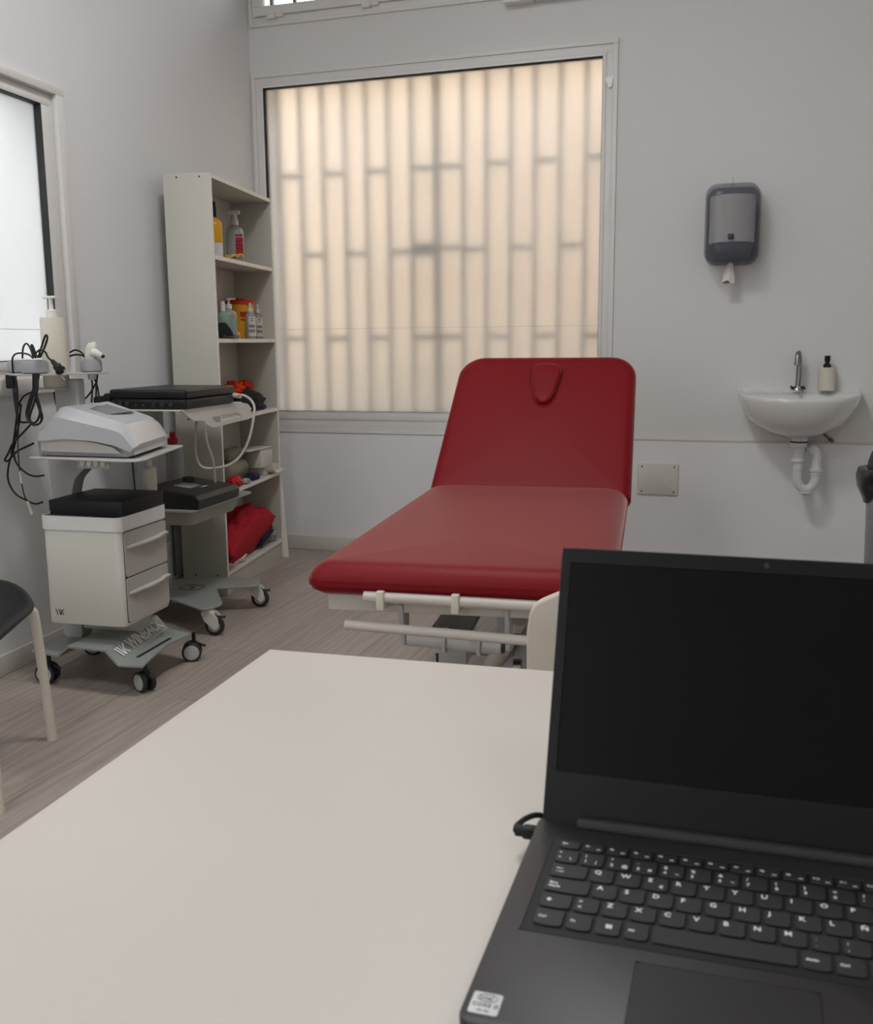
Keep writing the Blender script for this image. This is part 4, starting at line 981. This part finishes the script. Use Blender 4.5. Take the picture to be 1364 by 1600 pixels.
# black carry-case device on top shelf
bq = [loc2(at(*p)) for p in ((292, 638, 3.22), (359, 627, 3.63), (172, 636, 3.26))]
cw = bq[0].x-bq[2].x; cl = bq[1].y-bq[0].y
case = thing('ultrasound_case', 'thick black closed portable machine on the white cart top', 'medical device', c2m @ Vector((bq[0].x-.004, bq[0].y, zs)), CA)
cw = .315; cl = .40
MB().prism(rrect(-cw, 0, 0, cl, .012), .004, .038, .004, 2).build('lower_shell', BLK, case)
MB().prism(rrect(-cw-.002, .004, -.004, cl+.004, .014), .040, .074, .010, 4).build('lid', BLK, case)
MB().box(-cw+.01, -.01, .01, cl-.01, 0, .006).build('foot', RUB, case)
m = MB()
for k in range(14): m.box(.0, .0012, .04+k*.012, .046+k*.012, .014, .028)
m.build('vent', GASK, case)
for k, x in enumerate((-.30, -.27, -.24)): MB().cyl((x, -.001, .022), (x, -.005, .022), .008, seg=12).build('socket', SMOKED, case)
for k, x in enumerate((-.13, -.095, -.06)): MB().cyl((x, -.001, .020), (x, -.005, .020), .010, seg=12).build('knob', GASK, case)
MB().box(-.21, -.20, -.002, 0, .014, .018).box(-.18, -.172, -.002, 0, .014, .018).build('port', STEEL, case)
MB().cyl((-cw-.0, .02, .040), (-cw-.03, .02, .038), .020, bev=.003).cyl((-cw-.028, .02, .036), (-cw-.075, .018, .032), .014, bev=.003).build('connector', BLKM, case)
MB().box(-.10, -.092, .18, .24, .0738, .0744).build('emblem', SMOKED, case)
# black therapy unit in the tray
un = thing('electrotherapy_unit', 'black sloped control unit lying on the white cart lower tray', 'medical device', c2m @ Vector((tx1+.004, tyA+.03, zt-.004)), CA)
prof = [(0, .006), (0.004, .040), (-.010, .056), (-.04, .062), (-.215, .085), (-.225, .080), (-.23, .010), (-.22, 0), (-.01, 0)]
yl = .34
MB().loft([[(x, y, z*q+(1-q)*.03) for x, z in prof] for y, q in ((0, .85), (.006, .96), (.014, 1), (yl-.014, 1), (yl-.006, .96), (yl, .85))]).build('body', BLK, un, angle=30)
sa2 = math.degrees(math.atan2(.023, .175))
MB().box(-.155, -.085, .10, .19, .0003, .0016, .0004).tr(T(0, 0, .0665) @ T(0, 0, .0068) @ T(-.12, 0, .0) @ RY(sa2) @ T(.12, 0, 0)).build('screen', LCDG, un)
MB().lathe([(0, 0), (.024, 0), (.022, .018), (.018, .020), (0, .020)], 20, T(-.165, .235, .0755)).build('dial', BLKM, un)
MB().box(-.075, -.06, .16, .20, .0003, .0010).tr(T(0, 0, .0665) @ T(0, 0, .0005)).build('lettering', DRAWG, un)

# ------------------------------------------------------------ cables
def px(L, Y, s=4.57, oy=500, ox=0):
    n = len(L); Y0, Y1 = Y if isinstance(Y, tuple) else (Y, Y)
    return [at(ox+u/s, oy+v/s, Y0+(Y1-Y0)*i/max(1, n-1)) for i, (u, v) in enumerate(L)]
pc = thing('power_cord', 'coiled black power cord with plug hanging from the left cup of the cart', 'cable', at(55, 575, 2.62))
def cab_(L, Y, r, name, par, mat=CORDM, **k):
    m = MB().tube([Vector(p)-par.location for p in px(L, Y, **k)], r, 8, 5); return m.build(name, mat, par)
cab_([(265, 270), (238, 195), (226, 178), (226, 200), (255, 272)], 2.63, .0032, 'cord_loop', pc)
cab_([(272, 270), (300, 180), (322, 115), (336, 112), (335, 145), (312, 210), (285, 268)], 2.62, .0032, 'cord_loop', pc)
cab_([(255, 235), (290, 212), (325, 232), (345, 270), (385, 300)], 2.60, .0032, 'cord_loop', pc)
cab_([(245, 380), (240, 480), (205, 590), (188, 680), (225, 745), (280, 740), (302, 690), (275, 600), (255, 500), (262, 380)], 2.60, .0034, 'cord_coil', pc)
cab_([(252, 380), (250, 480), (222, 590), (200, 690), (235, 735), (268, 715), (284, 660), (262, 580), (240, 500), (238, 385)], 2.59, .0034, 'cord_coil', pc)
cab_([(268, 380), (268, 490), (240, 600), (212, 700), (240, 748), (292, 728), (290, 640), (262, 520), (278, 385)], 2.58, .0034, 'cord_coil', pc)
cab_([(215, 750), (150, 820), (90, 885), (60, 950), (35, 1000), (60, 1003), (120, 940), (240, 880)], 2.60, .0034, 'cord_tail', pc)
P0, P1, P2 = [p-pc.location for p in px([(372, 290), (400, 322), (425, 352)], 2.58)]
MB().cyl(P0, P1, .006, .009).cyl(P1, P2, .013, .013, bev=.003).cyl(P2, P2+(P2-P1).normalized()*.012, .017, .015, bev=.003).build('plug', BLKM, pc)
m = MB(); dr = (P2-P1).normalized(); 
for s in (-1, 1):
    o_ = Vector((0, 0, 1))*s*.0085+Vector((1, 0, 0))*s*.006; m.cyl(P2+dr*.01+o_, P2+dr*.034+o_, .0022, seg=8)
m.build('plug_pin', STEEL, pc)
dc = thing('device_cable', 'black sensor cables looping down the left side of the cart', 'cable', at(25, 600, 2.68))
cab_([(100, 420), (90, 340), (92, 265), (130, 237), (200, 245), (235, 272)], (2.70, 2.64), .0030, 'cord_loop', dc)
cab_([(160, 275), (165, 200), (188, 168), (215, 200), (240, 272)], 2.68, .0030, 'cord_loop', dc)
cab_([(95, 380), (118, 450), (125, 600), (118, 700), (95, 880), (80, 960)], 2.66, .0034, 'cord', dc)
cab_([(92, 480), (110, 620), (130, 760), (108, 880), (62, 1040), (60, 1150), (110, 1240), (185, 1285), (250, 1313), (305, 1300)], 2.67, .0032, 'cord', dc)
cab_([(150, 600), (132, 760), (95, 870), (108, 1000), (170, 1080), (240, 1115), (315, 1110)], 2.68, .0032, 'cord', dc)
cab_([(235, 510), (165, 550), (125, 640), (145, 725), (200, 730), (240, 742)], 2.69, .0032, 'cord', dc)
cab_([(108, 460), (115, 600), (132, 760), (128, 900), (140, 1080)], 2.66, .0020, 'thin_cord', dc)
cab_([(140, 1080), (146, 1120), (155, 1168)], 2.66, .0026, 'cord_sleeve', dc, WHITEP)
cab_([(155, 1168), (170, 1240), (190, 1290)], 2.66, .0020, 'thin_cord', dc)
a_, b_ = [p-dc.location for p in px([(196, 1296), (232, 1388)], 2.66)]
MB().cyl(a_, b_, .0050, .0058).build('probe_tip', CREAM, dc)
a_, b_ = [p-dc.location for p in px([(70, 390), (90, 480)], 2.69)]
MB().box(-.016, .016, -.010, .010, -.045, 0, .004).tr(Matrix.Translation(a_+Vector((.004, 0, 0)))).build('adapter', BLKM, dc)
ap = thing('applicator', 'white handpiece resting in the right cup of the cart', 'applicator', c1i @ Vector((ar[1].x, ar[1].y, ZA+.008)), CA)
MB().loft([[(x*q+ox_, y*q, z) for x, y in rrect(-.020, .020, -.014, .014, .010, 4)] for q, ox_, z in ((.8, 0, 0), (1, 0, .02), (1.0, .002, .05), (.95, .006, .07), (.7, .010, .086), (.3, .016, .090))]).build('grip', CARTW, ap, angle=60)
MB().cyl((.010, -.004, .058), (.046, -.004, .044), .017, .009, bev=.003).build('head', CARTW, ap)
MB().cyl((.046, -.004, .044), (.052, -.004, .042), .006).build('tip', GASK, ap)
MB().cyl((0, 0, -.034), (0, 0, -.004), .012, .016).build('collar', CARTW, ap)
for L in ([(965, 580), (985, 700), (975, 880)], [(985, 580), (1035, 700), (1065, 890)], [(1040, 580), (1025, 720), (1025, 885)], [(1035, 650), (960, 780), (880, 865)], [(745, 345), (800, 320), (860, 340), (905, 390)], [(745, 385), (800, 370), (870, 375), (900, 392)]):
    m = MB().tube([c1i.to_3x3().to_4x4().inverted() @ (Vector(p)-ap.location) for p in px(L, 2.84 if L[0][1] > 500 else 2.83, s=6.82)], .0030, 8, 5).build('cord', CORDM, ap)
t = tag(MB().tube(px([(665, 755), (662, 820), (665, 905)], 2.86, s=6.82), .003, 8, 4).tube(px([(672, 755), (705, 830), (742, 895)], 2.86, s=6.82), .003, 8, 4).build('loose_cord', CORDM), 'short black cords dropping beneath the tall pump bottle', 'cable')
t = tag(MB().tube(px([(575, 765), (582, 830), (600, 905)], 2.83, s=6.82), .003, 8, 4).build('loose_cord', CORDM), 'single black cord edge beside the upper cart column', 'cable')
t = tag(MB().tube([at(207, 722, 2.95), at(209, 745, 2.95), at(212, 775, 2.95)], .0028, 8, 4).build('hanging_cord', CORDM), 'thin black cord hanging below the silver console shelf', 'cable')
# pale probe cable on the far cart
cc = thing('probe_cable', 'pale grey cable looping from the black closed machine', 'cable', at(370, 620, 3.60))
MB().cyl(at(359, 617, 3.62)-cc.location, at(376, 619, 3.60)-cc.location, .013, .009, bev=.002).build('connector', CREAM, cc)
cab_([(965, 262), (1000, 262), (1050, 290), (1080, 350), (1070, 450), (1040, 580), (990, 680), (930, 740), (860, 770), (760, 782), (700, 765), (668, 700), (660, 600), (668, 450), (690, 380)], (3.58, 3.40), .0052, 'cord', cc, CORDW, s=4.547, oy=560, ox=160)
cab_([(725, 440), (745, 600), (785, 720), (803, 880)], (3.35, 3.45), .0045, 'cord', cc, CORDW, s=4.547, oy=560, ox=160)

# ------------------------------------------------------------ towel dispenser
dx = -.166
ds = thing('towel_dispenser', 'smoked grey paper towel dispenser mounted on the back wall', 'dispenser', (at(1143.5, 355, 4.74).x, YB, 1.43), 0)
DWd, DHh, DD = .118, .345, .205
def dshape(ins, y): return [(x, y, z) for x, z in rrect(-DWd+ins, DWd-ins, ins, DHh-ins, max(.02, .052-ins*.4), 8)]
MB().loft([dshape(0, 0), dshape(0, -.07), dshape(.003, -.14), dshape(.012, -.185), dshape(.030, -.203), dshape(.055, -.208)]).build('cover', SMOKE, ds, angle=60)
MB().prism(rrect(-.112, .112, .006, .339, .046, 6), .001, .008, .001, 1, mat=RX(90)).build('back_plate', M('smoke_back', (110, 112, 122), .4), ds)
MB().cyl((0, -.100, .088), (0, -.100, .290), .097, seg=48, bev=.003).build('paper_roll', PAPER, ds)
MB().cyl((0, -.100, .020), (0, -.100, .084), .075, .097, seg=40).build('funnel', M('smoke_funnel', (96, 97, 106), .4), ds)
MB().box(-.012, .012, -.2095, -.2065, .098, .122, .002).box(-.005, .005, -.211, -.209, .105, .113, .001).build('lock', SMOKED, ds)
m = MB(); rings = []
for k, (z, r_) in enumerate(((.008, .010), (-.010, .012), (-.030, .018), (-.055, .024), (-.078, .027))):
    rings.append([(-.012*k/4+r_*math.cos(a)*(1+.22*math.sin(3*a+k*.4)), -.105+r_*.5*math.sin(a)*(1+.3*math.sin(4*a)), z+(.007*math.sin(3*a) if k == 4 else 0)) for a in [j*math.pi/12 for j in range(24)]])
m.loft(rings).build('towel_end', PAPER, ds, angle=80)
t = tag(MB().cyl((0, 0, 0), (0, -.012, 0), .0025, seg=8).tube([(0, -.010, 0), (.001, -.010, .012), (.0, -.010, .026)], .0010, 6).tube([(0, -.010, 0), (.001, -.010, -.012), (.001, -.010, -.022)], .0010, 6).build('wall_hook', STEEL), 'tiny wire hook in the wall above the towel dispenser', 'hook')
p = at(1145, 287, YB); t.location = (p.x, YB, p.z)

# ------------------------------------------------------------ wash basin
sx = (at(1153, 612, 4.66).x+at(1349, 618, 4.66).x)/2; 
RIM = .872
bs = thing('wash_basin', 'white half-round ceramic wash basin hung on the back wall', 'sink', (sx, YB, 0), 0)
BW, BD = .262, .36
def half(qx, qy, z, n=28, yb=0, sq=.62):
    pts_ = []
    for k in range(n+1):
        a = math.pi*k/n; c_, s_ = math.cos(a), math.sin(a)
        pts_.append((BW*qx*math.copysign(abs(c_)**.80, c_), yb-BD*qy*abs(s_)**.72, z))
    return pts_
m = MB()
rings = [half(.14, .30, RIM-.192, yb=-.05), half(.34, .52, RIM-.186, yb=-.02), half(.58, .70, RIM-.164, yb=0), half(.78, .83, RIM-.128), half(.905, .92, RIM-.084), half(.97, .975, RIM-.044), half(.995, 1.0, RIM-.018), half(1.0, 1.0, RIM-.006), half(.985, .99, RIM), half(.955, .955, RIM),
         half(.90, .80, RIM-.010, yb=-.055), half(.86, .76, RIM-.028, yb=-.065), half(.72, .66, RIM-.09, yb=-.075), half(.45, .46, RIM-.130, yb=-.10), half(.08, .10, RIM-.140, yb=-.15)]
rings = [[(x, y, z+(.022*y/BD if y < -.06 else .022*-.06/BD*(-y/.06))) for x, y, z in q_] for q_ in rings]
m.loft(rings).build('basin', CERAM, bs, angle=60)
m = MB().lathe([(0, 0), (.022, 0), (.018, .004), (0, .004)], 20, T(0, -.18, RIM-.136)).build('drain', CHROME, bs)
tp_ = thing('basin_tap', 'tall chrome swan-neck tap standing on the wash basin', 'tap', (at(1246, 610, 4.79).x, 4.79, RIM-.001), 0)
MB().cyl((0, 0, 0), (0, 0, .014), .021, .019, bev=.002).cyl((0, 0, .014), (0, 0, .020), .016).build('base', CHROME, tp_)
MB().cyl((-.024, -.004, .012), (.024, -.004, .012), .007, bev=.001).cyl((-.03, -.004, .012), (-.022, -.004, .016), .009).cyl((.022, -.004, .012), (.03, -.004, .016), .009).build('valve', GASK, tp_)
MB().tube([(0, 0, .016), (.002, 0, .07), (.001, 0, .13), (-.001, -.004, .152), (-.003, -.022, .166), (-.006, -.042, .160), (-.008, -.050, .140), (-.008, -.052, .128)], .0115, 14, 5).cyl((-.008, -.052, .130), (-.008, -.053, .114), .0135).build('spout', STEEL, tp_)
MB().tube([(.006, -.016, .010), (.010, -.024, .002), (.010, -.030, -.01), (.012, -.034, -.03)], .0016, 6).tube([(.012, -.016, .010), (.018, -.024, .002), (.018, -.030, -.01), (.018, -.034, -.03)], .0016, 6).build('plug_chain', STEEL, tp_)
so = thing('soap_dispenser', 'cream soap dispenser with black pump on the wash basin', 'soap dispenser', (at(1290, 612, 4.79).x, 4.79, RIM), 0)
MB().lathe([(0, 0), (.033, 0), (.036, .003), (.036, .098), (.033, .102), (0, .102)], 32).build('body', CREAM, so)
MB().lathe([(0, .102), (.016, .102), (.016, .116), (.010, .118), (.009, .128), (.012, .130), (.012, .152), (.010, .154), (0, .154)], 20).box(-.010, .010, -.030, 0, .142, .153, .003).build('pump', BLKM, so)
# waste pipe
wp = thing('waste_pipe', 'white plastic bottle-neck waste trap hanging under the wash basin', 'pipe', (at(1248, 700, 4.70).x, 4.70, 0), 0)
MB().lathe([(0, .690), (.036, .690), (.036, .655), (.030, .650), (0, .650)], 24).build('basin_outlet', PIPE, wp)
MB().lathe([(.030, .652), (.0365, .652), (.0365, .648), (.030, .648)], 24).build('seal_ring', GASK, wp)
MB().lathe([(0, .648), (.036, .646), (.034, .630), (.026, .622), (.0225, .60), (.0225, .56), (0, .56)], 24).lathe([(0, .575), (.028, .575), (.028, .562), (0, .562)], 24).lathe([(0, .60), (.0255, .60), (.0255, .585), (0, .585)], 24).build('nut', PIPE, wp)
MB().tube([(0, 0, .575), (0, 0, .52), (.001, 0, .480), (.012, 0, .452), (.038, .002, .438), (.064, .004, .452), (.076, .004, .480), (.077, .004, .53), (.077, .006, .575), (.074, .012, .602), (.062, .03, .618), (.055, .075, .620), (.055, .145, .620)], .0205, 18, 5).build('trap_bend', PIPE, wp)
MB().lathe([(.019, 0), (.0265, 0), (.0265, .012), (.019, .012)], 22, T(.0765, .004, .520)).lathe([(.019, 0), (.024, 0), (.024, .006), (.019, .006)], 22, T(.0765, .004, .506)).lathe([(.019, 0), (.0235, 0), (.0235, .004), (.019, .004)], 22, T(0, 0, .528)).build('collar', PIPE, wp)
MB().cyl((.038, .002, .436), (.038, .002, .412), .016, .012).cyl((.038, .002, .428), (.038, .002, .420), .028, bev=.002).build('clean_out_cap', PIPE, wp)
a_, b_ = at(1281, 673, 4.79), at(1299, 688, YB-.02)
t = tag(MB().cyl(a_, b_, .0055, seg=10).cyl(b_-Vector((.008, .01, -.006)), b_+Vector((.004, .006, -.004)), .009, seg=10).build('supply_valve', RUST), 'rusty little supply pipe stub under the wash basin', 'pipe')
# blanking plate
a_, b_ = at(997, 723, YB-.017), at(1059, 774, YB-.017)
bk = thing('blanking_plate', 'cream rectangular blanking plate low on the back wall', 'wall plate', ((a_.x+b_.x)/2, YB-.016, (a_.z+b_.z)/2), 0)
hw, hh = (b_.x-a_.x)/2, (a_.z-b_.z)/2
MB().prism(rrect(-hw, hw, -hh, hh, .008), 0, .009, .003, 2, mat=RX(90)).build('plate', M('plate_cream', (208, 204, 194), .5), bk)
for x in (-1, 1):
    for z in (-1, 1): MB().cyl((x*(hw-.02), -.008, z*(hh-.016)), (x*(hw-.02), -.0098, z*(hh-.016)), .0038, seg=10).build('screw', INK, bk)

# ------------------------------------------------------------ bin
bn = thing('pedal_bin', 'grey bin with black lid and bin bag at the right edge', 'bin', (.535, 3.80, 0), 0)
MB().lathe([(0, 0), (.150, 0), (.155, .01), (.172, .62), (.165, .62), (0, .60)], 40).build('body', BING, bn)
from mathutils import noise as _n
rings = []
for z, r_ in ((.640, .165), (.652, .183), (.648, .200), (.62, .204), (.585, .198), (.55, .182), (.53, .178)):
    rings.append([((r_+.010*_n.noise(Vector((math.cos(a)*4, math.sin(a)*4, z*9))))*math.cos(a), (r_+.010*_n.noise(Vector((math.cos(a)*4, math.sin(a)*4, z*9))))*math.sin(a), z+(.03*_n.noise(Vector((math.cos(a)*3, math.sin(a)*3, 2))) if z < .56 else 0)-(.02*math.sin(a) if z < .6 else 0)) for a in [k*math.pi/24 for k in range(48)]])
MB().loft(rings, cap=False).build('bin_bag', BAGG, bn, angle=80)
MB().lathe([(.168, .640), (.172, .650), (.170, .672), (.160, .705), (.135, .730), (.08, .745), (0, .750)], 40).build('lid', BIND, bn)
